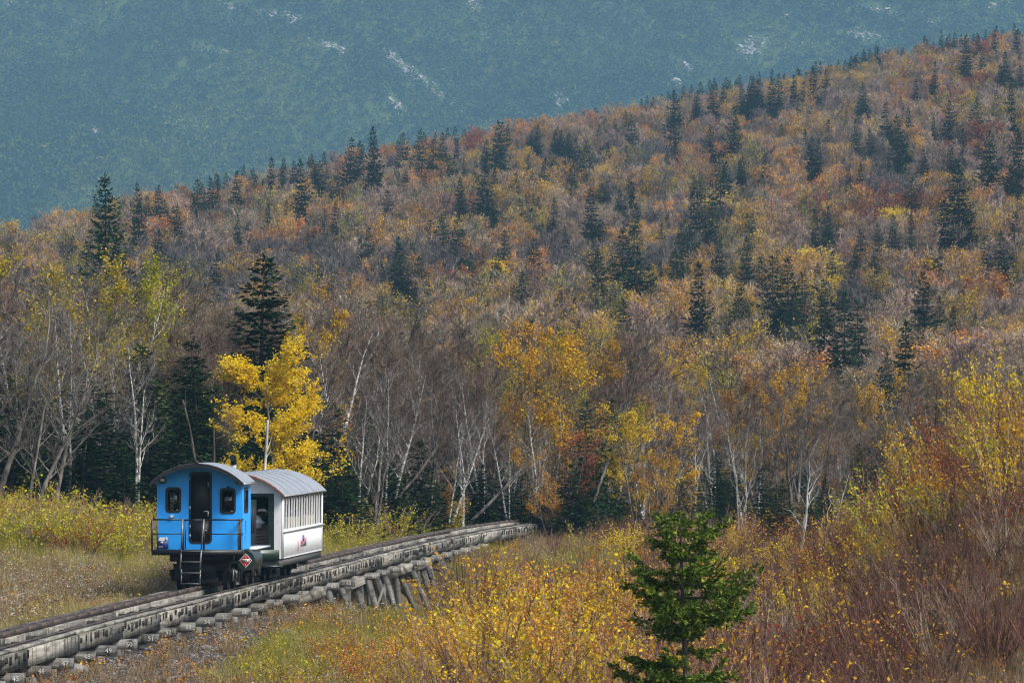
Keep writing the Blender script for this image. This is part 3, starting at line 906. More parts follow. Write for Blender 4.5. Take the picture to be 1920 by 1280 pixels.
# ends
arcE = arc_pts(CW - .02, ZE, ZA - .05, 20)
for y, flip in ((0.0, -1), (CL, 1)):
    rimE = [(-CW + .02, ZB), (CW - .02, ZB)] + arcE[::-1]
    hole = [(-1.17, .95), (1.17, .95), (1.17, 2.62), (-1.17, 2.62)]
    e = part(coach, 'end_wall', [plate([rimE, hole], .05, ((0, y, 0), (1, 0, 0), (0, 0, 1), (0, -flip, 0)))], 'white')
    part(e, 'opening_frame', [plate([[(-1.19, .93), (1.19, .93), (1.19, 2.64), (-1.19, 2.64)], [(-1.05, 1.05), (1.02, 1.05), (1.02, 2.54), (-1.05, 2.54)]], .07, ((0, y - flip * .0 + flip * .008, 0), (1, 0, 0), (0, 0, 1), (0, -flip, 0)))], 'darkgreen')
    part(e, 'lower_panel', [box(0, y + flip * .03, .80, 2.7, .04, .32)], 'darkgreen')
inner = part(coach, 'inner_bulkhead', [plate([[(-1.35, .8), (1.35, .8), (1.35, 2.6), (-1.35, 2.6)], [(-.9, 1.65), (.95, 1.65), (.95, 2.45), (-.9, 2.45)]], .05, ((0, 1.1, 0), (1, 0, 0), (0, 0, 1), (0, -1, 0)))], 'interior')
part(inner, 'pane', [box(0.02, 1.08, 2.05, 1.8, .006, .78)], 'glass')
bn = part(coach, 'end_bench', [box(.4, .55, .98, 1.5, .5, .05)], 'slat')
for k in range(5):
    part(bn, 'slat', [box(.4, .42 + .02 * k, 1.08 + k * .10, 1.5, .03, .06)], 'slat')
for x in (-.1, .55):
    part(bn, 'upright', [box(x, .40, 1.3, .05, .04, .8)], 'slat')
part(coach, 'floor', [box(0, CL / 2, .76, 2.74, CL - .1, .08)], 'interior')
part(coach, 'ceiling', [box(0, CL / 2, 2.66, 2.6, CL - .3, .03)], 'interior')
for i in range(11):
    y = 1.7 + i * .74
    for sx in (-.72, .72):
        so = part(coach, 'seat', [box(sx, y + .2, 1.18, 1.1, .45, .12)], 'seat')
        part(so, 'seat_back', [box(sx, y, 1.52, 1.12, .07, .62)], 'daylight_khaki')  # khaki colour stands in for daylight seen through the opposite windows
    part(coach, 'coat', [box(1.0, y + .12, 1.86 + .12 * (i % 3), .4, .12, .2)], 'seat') if i in (1, 4, 6) else None
part(coach, 'far_end_blackout', [box(0, CL - .9, 1.7, 2.7, .05, 1.8)], 'interior')  # added dark panel stopping daylight from the far end opening
part(coach, 'window_blackout', [box(-1.385, CL / 2 + .4, 1.72, .02, CL - 1.2, 1.8)], 'interior')  # added dark sheet blocking the left windows so the openings look dark
cr_ = part(coach, 'roof', arch_roof(CW + .10, ZE - .02, ZA, .05, -.22, CL + .22, 28, segs=1), 'roofmetal')
for y in (1.25, 2.7, 4.15, 5.6, 7.05):
    part(cr_, 'roof_seam', arch_roof(CW + .103, ZE - .018, ZA + .006, .012, y - .025, y + .025, 28), 'greybeam')
part(cr_, 'roof_trim', arch_roof(CW + .112, ZE - .03, ZA + .008, .05, -.255, -.222, 28), 'redtrim')
part(cr_, 'drip_rail', [box(s * (CW + .105), CL / 2, ZE - .04, .03, CL + .4, .035) for s in (1, -1)], 'chrome')
part(coach, 'underframe_beam', [box(s * (CW - .1), CL / 2, ZB - .115, .12, CL - .06, .22) for s in (1, -1)] + [box(0, .1, ZB - .13, 2.6, .14, .24), box(0, CL - .1, ZB - .13, 2.6, .14, .24)], 'greybeam')
part(coach, 'step', [box(1.0, -.12, .47, .9, .28, .05)], 'darkgreen')
part(coach, 'brake_shoe', [box(1.2, 6.9, .4, .2, 1.0, .12)], 'black')
for y0 in (.7, 5.6):
    for yy in (.25, 1.45):
        for s in (-1, 1):
            wheel(coach, s * .74, y0 + yy, .29, -s)
        part(coach, 'axle', [drum((-.74, y0 + yy, .29), (.74, y0 + yy, .29), .05, 10, 0)], 'grime')
    for s in (-1, 1):
        part(coach, 'truck_frame', [box(s * .92, y0 + .85, .42, .1, 1.9, .14), box(s * .92, y0 + .25, .32, .12, .25, .26), box(s * .92, y0 + 1.45, .32, .12, .25, .26)], 'grime')
    part(coach, 'truck_bolster', [box(0, y0 + .85, .42, 1.7, .5, .2)], 'grime')
# pale folded tarp added on the end bench to stand in for a white shape
tp = bpy.data.objects.new('pale_stand_in', None)
bmt = bmesh.new()
bmesh.ops.create_icosphere(bmt, subdivisions=3, radius=1)
for v in bmt.verts:
    f = 1 + .15 * math.sin(v.co.x * 5 + v.co.y * 3) + .1 * math.sin(v.co.z * 7 + v.co.x * 2)
    v.co = Vector((v.co.x * .46 * f, v.co.y * .2 * f, v.co.z * .22 * f * (1 - .35 * v.co.x)))
met = bpy.data.meshes.new('pale_stand_in'); bmt.to_mesh(met); bmt.free(); met.materials.append(M['bundle'])
for p_ in met.polygons: p_.use_smooth = True
tp = new_obj('pale_stand_in', met)
tp.matrix_world = coach.matrix_world @ Matrix.Translation((.42, .5, 1.76))
tag(tp, 'pale blue-grey folded tarp added for a white shape in the open coach end', 'bundle')

# thin brown exhaust above the stack
bme = bmesh.new(); bmesh.ops.create_icosphere(bme, subdivisions=3, radius=1)
for v in bme.verts:
    v.co = Vector((v.co.x * .55, v.co.y * .55, v.co.z * 1.15))
mex = bpy.data.meshes.new('exhaust_smoke'); bme.to_mesh(mex); bme.free()
sm, snt, sout = mat('exhaust')
spv = snt.nodes.new('ShaderNodeVolumePrincipled'); spv.inputs['Color'].default_value = (.22, .17, .13, 1)
stc = snt.nodes.new('ShaderNodeTexCoord'); smp = snt.nodes.new('ShaderNodeMapping'); smp.inputs['Scale'].default_value = (1 / .55, 1 / .55, 1 / 1.15)
sgr = snt.nodes.new('ShaderNodeTexGradient'); sgr.gradient_type = 'QUADRATIC_SPHERE'
sns = snt.nodes.new('ShaderNodeTexNoise'); sns.inputs['Scale'].default_value = 2.6; sns.inputs['Detail'].default_value = 4
sm1 = snt.nodes.new('ShaderNodeMath'); sm1.operation = 'MULTIPLY'; sm2 = snt.nodes.new('ShaderNodeMath'); sm2.operation = 'MULTIPLY'; sm2.inputs[1].default_value = 3.2
snt.links.new(stc.outputs['Object'], smp.inputs[0]); snt.links.new(smp.outputs[0], sgr.inputs[0]); snt.links.new(stc.outputs['Object'], sns.inputs['Vector'])
snt.links.new(sgr.outputs[1], sm1.inputs[0]); snt.links.new(sns.outputs[0], sm1.inputs[1]); snt.links.new(sm1.outputs[0], sm2.inputs[0])
snt.links.new(sm2.outputs[0], spv.inputs['Density']); snt.links.new(spv.outputs[0], sout.inputs['Volume'])
mex.materials.append(sm)
ex = new_obj('exhaust_smoke', mex)
ex.matrix_world = loco.matrix_world @ Matrix.Translation((.42, 2.8, 4.75)) @ Matrix.Rotation(-.12, 4, 'Y')
tag(ex, 'thin brown exhaust rising from the stack behind the cab', 'smoke', kind='stuff')
# ------------------------------------------------------------------ plant prototypes (numpy), all with the foot at the origin
def unit(v):
    return v / (np.linalg.norm(v, axis=-1, keepdims=True) + 1e-9)

def spruce_parts(r, H, R, nw, per, size, low=.05, ragged=.25, droop=.28, trunk_r=None, dead=0):
    """trunk parts and needle spray parts"""
    tr = trunk_r or H * .014
    z = np.linspace(0, H * .99, 8)
    sway = np.cumsum(r.normal(size=(8, 2)) * .006 * H, 0); sway[0] = 0
    trunk = [tube(np.stack([sway[:, 0], sway[:, 1], z], 1), tr * (1 - z / H) + .008, 6)]
    B = []; Dv = []; N = []; L = []
    for w in range(nw):
        t = low + (1 - low) * (w + r.random()) / nw
        t = min(t, .985)
        c = np.array([np.interp(t * H, z, sway[:, 0]), np.interp(t * H, z, sway[:, 1]), t * H])
        rr = R * (1 - t) ** .82 * (1 - ragged / 2 + ragged * r.random()) + .04 * R
        nb = r.integers(5, 9)
        a0 = r.random() * 6.28
        for b in range(nb):
            a = a0 + b * 6.283 / nb + r.normal() * .25
            if r.random() < .06: continue
            Lb = rr * (.62 + .55 * r.random())
            rad = np.array([math.cos(a), math.sin(a), 0]); sid = np.array([-math.sin(a), math.cos(a), 0])
            up0 = .35 * t - droop * (1 - t)
            ns = max(3, int(per * Lb / R + 2))
            u = np.sort(r.random(ns)) ** .85
            P = c + rad * (u * Lb)[:, None]
            P[:, 2] += Lb * (up0 * u - .16 * np.sin(u * 3.1) + .12 * u ** 3)
            sg = r.choice([-1, 1], ns)[:, None]
            dv = rad * (.55 + .5 * u)[:, None] + sid * sg * (.75 * (1 - u * .7))[:, None] + np.array([0, 0, 1]) * r.normal(-.08, .22, ns)[:, None]
            B.append(P); Dv.append(dv)
            nn = np.array([0, 0, 1.0]) + r.normal(size=(ns, 3)) * .45
            N.append(nn)
            L.append(size * (.6 + .7 * r.random(ns)) * (1 - .55 * t) * (1.05 - .3 * u))
            if Lb > .5 * R and r.random() < .5:
                e = c + rad * Lb * .85; e[2] += Lb * (up0 * .85 - .12)
                trunk.append(tube([c, (c + e) / 2 + [0, 0, -.03 * Lb], e], [tr * .28, tr * .2, tr * .08], 3))
    # leader
    k = 8
    B.append(np.stack([np.full(k, sway[-1, 0]), np.full(k, sway[-1, 1]), np.linspace(.93, .99, k) * H], 1))
    Dv.append(np.concatenate([r.normal(size=(k, 2)) * .4, np.ones((k, 1))], 1)); N.append(r.normal(size=(k, 3))); L.append(np.full(k, size * .6))
    B = np.concatenate(B); Dv = np.concatenate(Dv); N = np.concatenate(N); L = np.concatenate(L)
    needles = [cards(B, Dv, N, L, L * .42)]
    return trunk, needles

def decid_parts(r, H, spread, trunk_r, limbs=9, subs=5, tw=10, twl=.7, tww=.016, first=.3, leaf_n=0, leaf_s=.12, lean=(0, 0), fork=1, leaf_clump=.25, leaf_lo=0.0, leaf_min=.3, upb=.75, gnarl=.05):
    """trunk and limb tubes, twig slivers, leaf cards"""
    wood = []; TB = []; TD = []; TL = []
    starts = []
    for f in range(fork):
        K = 9
        t = np.linspace(0, 1, K)
        ln = np.array(lean, float) + (r.normal(size=2) * .16 if fork > 1 else r.normal(size=2) * .03)
        wob = np.cumsum(r.normal(size=(K, 2)) * gnarl * H * .22, 0) * t[:, None]
        h = H * (.97 if f == 0 else .75 + .2 * r.random())
        P = np.stack([ln[0] * h * t + wob[:, 0], ln[1] * h * t + wob[:, 1], h * t], 1)
        R0 = trunk_r * (1 if f == 0 else .75)
        wood.append(tube(P, R0 * (1 - t * .93) * (1 + .35 * np.exp(-t * 18)), 7))
        for i in range(limbs):
            tt = first + (1 - first) * (i + r.random()) / limbs
            tt = min(tt, .97)
            starts.append((np.array([np.interp(tt, t, P[:, k]) for k in range(3)]), tt, R0 * (1 - tt * .93)))
    for c, tt, rr in starts:
        a = r.random() * 6.283
        Ll = spread * (1.15 - .55 * tt) * (.65 + .6 * r.random())
        up = upb + .35 * r.random()
        d = unit(np.array([math.cos(a), math.sin(a), up]))
        K = 5; t = np.linspace(0, 1, K)
        P = c + d * (t * Ll)[:, None] + np.cumsum(r.normal(size=(K, 3)) * .05 * Ll, 0) * t[:, None]
        P[:, 2] += .12 * Ll * t ** 2
        wood.append(tube(P, np.maximum(rr * .55 * (1 - .85 * t), .006), 4))
        for s in range(subs):
            u = .3 + .7 * (s + r.random()) / subs
            p = np.array([np.interp(u, t, P[:, k]) for k in range(3)])
            dd = unit(d + r.normal(size=3) * .55 + np.array([0, 0, .25]))
            Ls = Ll * (.5 - .2 * u) * (.6 + .8 * r.random()) + .25
            q = p + dd * Ls * .5 + r.normal(size=3) * .05 * Ls; e = q + unit(dd + np.array([0, 0, .3])) * Ls * .5
            wood.append(tube([p, q, e], [max(rr * .2, .012), max(rr * .12, .008), .004], 3))
            n = tw
            uu = r.random(n)
            b = np.where((uu < .5)[:, None], p + (q - p) * (uu * 2)[:, None], q + (e - q) * (uu * 2 - 1)[:, None])
            dv = unit(dd + r.normal(size=(n, 3)) * .6 + np.array([0, 0, .3]))
            TB.append(b); TD.append(dv); TL.append(twl * (.4 + .8 * r.random(n)))
    TB = np.concatenate(TB); TD = np.concatenate(TD); TL = np.concatenate(TL)
    twigs = [slivers(TB, TD, TL, tww * (.6 + .8 * r.random(len(TL))), 0, r)]
    leaves = []
    if leaf_n:
        ok = np.nonzero(TB[:, 2] > leaf_lo * H)[0]
        # leaves gather on some branches and leave others bare
        ph = vnoise(TB[ok, 0] / (leaf_clump * spread * 2) + 7, TB[ok, 2] / (leaf_clump * spread * 2) + TB[ok, 1] * .7, int(r.integers(1000)))
        w = np.clip(ph - leaf_min, 0, 1) ** 1.5 + .02; w /= w.sum()
        i = r.choice(ok, leaf_n, p=w)
        b = TB[i] + TD[i] * (TL[i] * r.random(leaf_n))[:, None] + r.normal(size=(leaf_n, 3)) * leaf_s * .6
        dv = r.normal(size=(leaf_n, 3)) + np.array([0, 0, -.5])
        s = leaf_s * (.6 + .8 * r.random(leaf_n))
        leaves = [cards(b, unit(dv), r.normal(size=(leaf_n, 3)), s, s * .72)]
    return wood, twigs, leaves

def shrub_parts(r, H, R, stems=14, tw=12, leaf_n=150, leaf_s=.06, tww=.008, leaf_lo=.25, up=1.6):
    wood = []; TB = []; TD = []; TL = []
    for s in range(stems):
        a = r.random() * 6.283; q = r.random() ** .6 * R * .35
        p0 = np.array([math.cos(a) * q, math.sin(a) * q, 0])
        d = unit(np.array([math.cos(a) * .8 + r.normal() * .3, math.sin(a) * .8 + r.normal() * .3, up]))
        L = H * (.6 + .45 * r.random())
        K = 5; t = np.linspace(0, 1, K)
        P = p0 + d * (t * L)[:, None] + np.cumsum(r.normal(size=(K, 3)) * .035 * L, 0) * t[:, None]
        wood.append(tube(P, .011 * H * (1 - .8 * t) * .6 + .002, 3))
        u = .2 + .8 * r.random(tw)
        b = np.stack([np.interp(u, t, P[:, k]) for k in range(3)], 1)
        TB.append(b); TD.append(unit(d + r.normal(size=(tw, 3)) * .5 + np.array([0, 0, .3]))); TL.append(H * .2 * (.4 + .9 * r.random(tw)))
    TB = np.concatenate(TB); TD = np.concatenate(TD); TL = np.concatenate(TL)
    twigs = [slivers(TB, TD, TL, tww * (.6 + .8 * r.random(len(TL))), 0, r)]
    leaves = []
    if leaf_n:
        ok = np.nonzero(TB[:, 2] > leaf_lo * H)[0]
        i = r.choice(ok, leaf_n)
        b = TB[i] + TD[i] * (TL[i] * r.random(leaf_n))[:, None] + r.normal(size=(leaf_n, 3)) * leaf_s * .5
        s = leaf_s * (.6 + .8 * r.random(leaf_n))
        leaves = [cards(b, unit(r.normal(size=(leaf_n, 3)) + np.array([0, 0, -.6])), r.normal(size=(leaf_n, 3)), s, s * .65)]
    return wood, twigs, leaves

def tuft_parts(r, n, H, R, w=.012, heads=0, head_s=.03):
    a = r.random(n) * 6.283; q = r.random(n) ** .5 * R
    b = np.stack([np.cos(a) * q, np.sin(a) * q, np.zeros(n)], 1)
    d = unit(np.stack([np.cos(a) * .35 + r.normal(size=n) * .25, np.sin(a) * .35 + r.normal(size=n) * .25, np.ones(n)], 1))
    L = H * (.5 + .6 * r.random(n))
    out = [slivers(b, d, L, np.full(n, w), 0, r)]
    hd = []
    if heads:
        i = r.integers(0, n, heads)
        bb = b[i] + d[i] * (L[i] * (.85 + .15 * r.random(heads)))[:, None] + r.normal(size=(heads, 3)) * .02
        s = head_s * (.6 + .8 * r.random(heads))
        hd = [cards(bb, unit(r.normal(size=(heads, 3))), r.normal(size=(heads, 3)), s, s * .9)]
    return out, hd

# ---- prototype stores. Near kinds keep trunk / crown apart; far kinds are one mesh
PROTO = {}
def store(name, variants):
    PROTO[name] = variants

def proto_tree(parts_by_name):
    """list of (part name, mesh)"""
    return parts_by_name

def meshp(name, *groups):
    parts = []; mats = []
    for i, (ps, m) in enumerate(groups):
        if not ps: continue
        k = len(mats); mats.append(M[m])
        parts += [(V, F, k) for V, F, _ in ps]
    return mesh_from(name, parts, mats)

R_ = np.random.default_rng
# far spruces (unit height 6 m)
far_spruce = []
for i in range(7):
    r = R_(100 + i)
    tr, nd = spruce_parts(r, 6, [1.4, 1.65, 1.2, 1.95, 1.5, 1.3, 1.8][i], 40, 20, .42, low=.03, ragged=.4)
    far_spruce.append(meshp('spruce_tree', (nd, 'spruce_far'), (tr, 'sbark')))
# mid spruces with parts (unit height 8 m)
mid_spruce = []
for i in range(5):
    r = R_(130 + i)
    tr, nd = spruce_parts(r, 8, [1.9, 2.3, 1.6, 2.1, 2.6][i], 46, 30, .46, low=.02, ragged=.55)
    mid_spruce.append([('trunk', meshp('trunk', (tr, 'sbark'))), ('crown', meshp('crown', (nd, 'spruce')))])
big_spruce = []
for i in range(2):
    r = R_(160 + i)
    tr, nd = spruce_parts(r, 8, 2.0, 64, 46, .38, low=.02, ragged=.4)
    big_spruce.append([('trunk', meshp('trunk', (tr, 'sbark'))), ('crown', meshp('crown', (nd, 'spruce')))])
# far broadleaf trees (unit height 7 m)
far_tree = {}
for kind, tm, lm, ln, ls, nv in (('bare', 'twig', None, 0, .1, 5), ('greybare', 'twig_grey', None, 0, .1, 3), ('tan', 'twig', 'tan', 800, .15, 3), ('orange', 'twig', 'orange', 1000, .17, 3), ('yellow', 'twig', 'gold', 1100, .17, 3), ('bright', 'twig', 'yellow', 1500, .18, 2), ('red', 'twig_red', 'red', 900, .16, 2), ('olive', 'twig_grey', 'ygreen', 900, .16, 2)):
    L_ = []
    for i in range(nv):
        r = R_(sum(map(ord, kind)) * 7 + i)
        wd, tw, lf = decid_parts(r, 5.0, 2.0, .085, limbs=11, subs=5, tw=13 if not lm else 8, twl=.95, tww=.05, first=.25, leaf_n=ln, leaf_s=ls, fork=2, leaf_lo=.4, upb=.9)
        L_.append(meshp('broadleaf_tree', (tw, tm), (wd, 'birch' if kind in ('greybare', 'bright') else 'bark'), (lf, lm or 'tan')))
    far_tree[kind] = L_
# forest-edge trees with parts (unit height 10 m)
mid_tree = {}
def mid_kind(kind, nv, bk, tm, lm=None, **kw):
    L_ = []
    for i in range(nv):
        r = R_(sum(map(ord, kind)) * 11 + i)
        wd, tw, lf = decid_parts(r, 10, **kw)
        ps = [('trunk', meshp('trunk', (wd, bk))), ('branches', meshp('branches', (tw, tm)))]
        if lf: ps.append(('crown', meshp('crown', (lf, lm))))
        L_.append(ps)
    mid_tree[kind] = L_
mid_kind('bare', 5, 'bark', 'twig_mid', spread=2.6, trunk_r=.13, limbs=13, subs=6, tw=26, twl=.85, tww=.019, first=.28, fork=2, gnarl=.07)
mid_kind('grey', 4, 'bark', 'twig_grey', spread=2.4, trunk_r=.14, limbs=12, subs=5, tw=14, twl=.8, tww=.018, first=.25, fork=2, gnarl=.1)
mid_kind('birch', 4, 'birch', 'twig_grey', spread=1.9, trunk_r=.155, limbs=12, subs=5, tw=10, twl=.75, tww=.016, first=.35, fork=2, gnarl=.05, upb=1.0)
mid_kind('sparse', 4, 'birch', 'twig_grey', 'ygreen', spread=2.3, trunk_r=.13, limbs=13, subs=5, tw=12, twl=.75, tww=.016, first=.33, leaf_n=5000, leaf_s=.095, leaf_lo=.4, fork=2)
mid_kind('yellow', 1, 'bark', 'twig', 'yellow', spread=2.3, trunk_r=.11, limbs=26, subs=7, tw=8, twl=.6, tww=.014, first=.14, leaf_n=25000, leaf_s=.10, leaf_lo=.08, upb=.55, leaf_clump=.2, leaf_min=-.25)
mid_kind('gold', 3, 'bark', 'twig_mid', 'gold', spread=2.5, trunk_r=.11, limbs=13, subs=6, tw=12, twl=.7, tww=.016, first=.25, leaf_n=5200, leaf_s=.12, leaf_lo=.25, fork=2, upb=.6)
mid_kind('orange', 3, 'bark', 'twig_mid', 'orange', spread=2.6, trunk_r=.11, limbs=12, subs=6, tw=14, twl=.75, tww=.017, first=.2, leaf_n=3800, leaf_s=.12, leaf_lo=.15, fork=2, upb=.5)
mid_kind('red', 2, 'bark', 'twig_red', 'red', spread=2.6, trunk_r=.11, limbs=12, subs=6, tw=16, twl=.75, tww=.017, first=.2, leaf_n=2600, leaf_s=.115, leaf_lo=.15, fork=2, upb=.5)
mid_kind('dead', 3, 'deadwood', 'twig_grey', spread=1.5, trunk_r=.13, limbs=7, subs=2, tw=1, twl=.5, tww=.02, first=.3, fork=2, gnarl=.09, upb=1.2)
# shrubs with parts (unit height 2 m)
shrub = {}
def shrub_kind(kind, nv, tm, lm, **kw):
    L_ = []
    for i in range(nv):
        r = R_(sum(map(ord, kind)) * 13 + i)
        wd, tw, lf = shrub_parts(r, 2.0, **kw)
        ps = [('stems', meshp('stems', (wd, tm), (tw, tm)))]
        if lf: ps.append(('leaves', meshp('leaves', (lf, lm))))
        L_.append(ps)
    shrub[kind] = L_
shrub_kind('yellow', 4, 'twig', 'gold', R=.9, stems=18, tw=16, leaf_n=780, leaf_s=.072)
shrub_kind('bright', 3, 'twig', 'yellow', R=.9, stems=18, tw=14, leaf_n=900, leaf_s=.075)
shrub_kind('orange', 3, 'twig', 'orange', R=.9, stems=18, tw=14, leaf_n=850, leaf_s=.072)
shrub_kind('lime', 4, 'twig', 'ygreen', R=1.0, stems=22, tw=18, leaf_n=900, leaf_s=.085, leaf_lo=.1, up=1.1)
shrub_kind('fleck', 4, 'twig_red', 'gold', R=.9, stems=24, tw=28, leaf_n=210, leaf_s=.075)
shrub_kind('bare', 5, 'twig_red', 'russet', R=.9, stems=26, tw=34, leaf_n=50, leaf_s=.06)
shrub_kind('brown', 4, 'twig', 'russet', R=.9, stems=22, tw=30, leaf_n=190, leaf_s=.07)
shrub_kind('red', 3, 'twig_red', 'red', R=.9, stems=18, tw=18, leaf_n=260, leaf_s=.075)
shrub_kind('green', 2, 'twig', 'green', R=1.0, stems=18, tw=12, leaf_n=420, leaf_s=.08, leaf_lo=.1, up=1.0)

# ------------------------------------------------------------------ scattering of uncountable growth
def scatter(name, label, cat, pts, rotz, scl, idx, meshes, tilt=.08):
    """one object; every point carries one of the meshes (geometry nodes)"""
    pts = np.asarray(pts, np.float32)
    me = bpy.data.meshes.new(name)
    me.vertices.add(len(pts)); me.vertices.foreach_set('co', pts.ravel())
    at_r = me.attributes.new('turn', 'FLOAT_VECTOR', 'POINT')
    rr = np.stack([rng.normal(size=len(pts)) * tilt, rng.normal(size=len(pts)) * tilt, rotz], 1).astype(np.float32)
    at_r.data.foreach_set('vector', rr.ravel())
    at_s = me.attributes.new('size', 'FLOAT', 'POINT'); at_s.data.foreach_set('value', np.asarray(scl, np.float32))
    at_k = me.attributes.new('variant', 'INT', 'POINT'); at_k.data.foreach_set('value', np.asarray(idx, np.int32))
    for m_ in meshes[:1]:
        for q in m_.materials: me.materials.append(q)
    o = new_obj(name, me)
    ng = bpy.data.node_groups.new(name, 'GeometryNodeTree')
    ng.interface.new_socket('Geometry', in_out='INPUT', socket_type='NodeSocketGeometry')
    ng.interface.new_socket('Geometry', in_out='OUTPUT', socket_type='NodeSocketGeometry')
    N = ng.nodes; Lk = ng.links
    gi = N.new('NodeGroupInput'); go = N.new('NodeGroupOutput')
    def named(nm, ty):
        a = N.new('GeometryNodeInputNamedAttribute'); a.data_type = ty; a.inputs[0].default_value = nm
        return a.outputs[0]
    jn = N.new('GeometryNodeJoinGeometry')
    k = named('variant', 'INT'); s = named('size', 'FLOAT')
    er = N.new('FunctionNodeEulerToRotation'); Lk.new(named('turn', 'FLOAT_VECTOR'), er.inputs[0])
    for i, m_ in enumerate(meshes):
        src = bpy.data.objects.new(name + '_sample', m_)      # never linked to the scene
        oi = N.new('GeometryNodeObjectInfo'); oi.inputs['Object'].default_value = src; oi.inputs['As Instance'].default_value = True
        cmpn = N.new('FunctionNodeCompare'); cmpn.data_type = 'INT'; cmpn.operation = 'EQUAL'
        Lk.new(k, cmpn.inputs[2]); cmpn.inputs[3].default_value = i
        ip = N.new('GeometryNodeInstanceOnPoints')
        Lk.new(gi.outputs[0], ip.inputs['Points']); Lk.new(cmpn.outputs[0], ip.inputs['Selection'])
        Lk.new(oi.outputs['Geometry'], ip.inputs['Instance']); Lk.new(er.outputs[0], ip.inputs['Rotation']); Lk.new(s, ip.inputs['Scale'])
        Lk.new(ip.outputs[0], jn.inputs[0])
    Lk.new(jn.outputs[0], go.inputs[0])
    md = o.modifiers.new('scatter', 'NODES'); md.node_group = ng
    tag(o, label, cat, kind='stuff')
    return o

# ------------------------------------------------------------------ individual plants
LABELS = []        # (object, look, noun, zone, px)
def px_py(X, D, Z):
    return 960 + FPX * X / D, 640 - FPX * Z / D

def plant(name, meshes_or_mesh, X, D, scale, cat, group, look, zone, rot=None, lean=None, sink=.05, noun=None, widen=1.0, z=None):
    Z = float(G(X, D)) if z is None else z
    loc = W(X, D, Z - sink)
    rz = rng.random() * 6.283 if rot is None else rot
    rx, ry = (rng.normal() * .03, rng.normal() * .03) if lean is None else lean
    sc = (scale * widen, scale * widen, scale)
    if isinstance(meshes_or_mesh, list):
        o = empty(name, loc, (rx, ry, rz), sc)
        for nm, me in meshes_or_mesh:
            new_obj(nm, me, o)
    else:
        o = new_obj(name, meshes_or_mesh)
        o.location = loc; o.rotation_euler = (rx, ry, rz); o.scale = sc
    o['category'] = cat; o['group'] = group
    LABELS.append((o, look, noun or cat, zone, px_of(X, D), D))
    return o

ORD = ['', 'first', 'second', 'third', 'fourth', 'fifth', 'sixth', 'seventh', 'eighth', 'ninth', 'tenth', 'eleventh', 'twelfth', 'thirteenth', 'fourteenth', 'fifteenth', 'sixteenth', 'seventeenth', 'eighteenth', 'nineteenth', 'twentieth']
def ordinal(n):
    if n <= 20: return ORD[n]
    tens = {2: 'twenty', 3: 'thirty', 4: 'forty', 5: 'fifty', 6: 'sixty', 7: 'seventy'}[n // 10]
    return (tens + '-' + ORD[n % 10]) if n % 10 else {20: 'twentieth', 30: 'thirtieth', 40: 'fortieth', 50: 'fiftieth', 60: 'sixtieth'}[n]

def write_labels():
    groups = {}
    for rec in LABELS:
        groups.setdefault((rec[1], rec[2], rec[3]), []).append(rec)
    for (look, noun, zone), recs in groups.items():
        recs.sort(key=lambda q: q[4])
        for i, q in enumerate(recs):
            base = f'{look} {noun} {zone}'
            if len(recs) == 1: q[0]['label'] = base
            else: q[0]['label'] = f'{base}, {ordinal(i + 1)} from left'

def hill_zone(px, py):
    v = py - float(ridge_y(px))
    if v < 25: row = 'on the ridge line'
    elif v < 110: row = 'just under the ridge'
    elif v < 230: row = 'halfway up the hillside'
    else: row = 'low on the hillside'
    if px < 420: c = 'above the blue cab'
    elif px < 720: c = 'above the white coach'
    elif px < 1060: c = 'above the far track end'
    elif px < 1320: c = 'above the small near spruce'
    elif px < 1600: c = 'above the white dead birch'
    else: c = 'above the scrubby slope'
    return row + ' ' + c
# ------------------------------------------------------------------ far mountain: scrub, talus, outcrops
def card_blob(r, n, R, H, s, lm):
    a = r.random(n) * 6.283; q = r.random(n)
    z = H * r.random(n) ** .8; rad = R * (1 - z / H) ** .7 * q ** .4
    b = np.stack([np.cos(a) * rad, np.sin(a) * rad, z], 1)
    d = np.stack([np.cos(a), np.sin(a), r.normal(.4, .4, n)], 1)
    L = s * (.6 + .7 * r.random(n))
    return meshp('scrub', ([cards(b, d, r.normal(size=(n, 3)) + [0, 0, 1.2], L, L * .6)], lm))
PATCHES = [  # px, py, half width, half height, slope of the strip, rocks
    (540, 34, 62, 9, .18, 300), (440, 14, 34, 7, .1, 90), (720, 98, 22, 9, .5, 80), (775, 140, 62, 11, .72, 420), (395, 97, 42, 5, .05, 90), (625, 88, 44, 6, .35, 90),
    (888, 12, 18, 9, .2, 110), (975, 32, 7, 14, -.2, 60), (900, 60, 30, 5, .9, 70), (1415, 88, 28, 17, -.3, 240), (1625, 72, 38, 17, .1, 280), (1050, 190, 16, 20, 0, 170), (1655, 22, 44, 9, .1, 130),
    (1885, 10, 34, 7, 0, 110), (1480, 32, 24, 5, -.4, 50), (145, 45, 12, 7, 0, 40), (180, 247, 14, 7, 0, 40), (745, 200, 22, 12, .8, 60), (22, 5, 18, 4, 0, 30), (1545, 12, 22, 5, 0, 50), (1750, 45, 26, 6, .1, 40)]
r = R_(400)
scrubs = [card_blob(r, 46, 1.1, 2.9, .8, 'scrub') for i in range(5)] + [card_blob(r, 46, 1.35, 1.9, .8, 'scrub_light') for i in range(3)]
N = 80000
md_ = 2700 + (3960 - 2700) * r.random(N)
mx_ = (r.random(N) * 2 - 1) * .104 * md_
mz_ = mount_Z(mx_, md_)
ppx = 960 + FPX * mx_ / md_; ppy = 640 - FPX * mz_ / md_
keep = fbm(ppx * .006, ppy * .012, 33) < .76 + .12 * r.random(N)
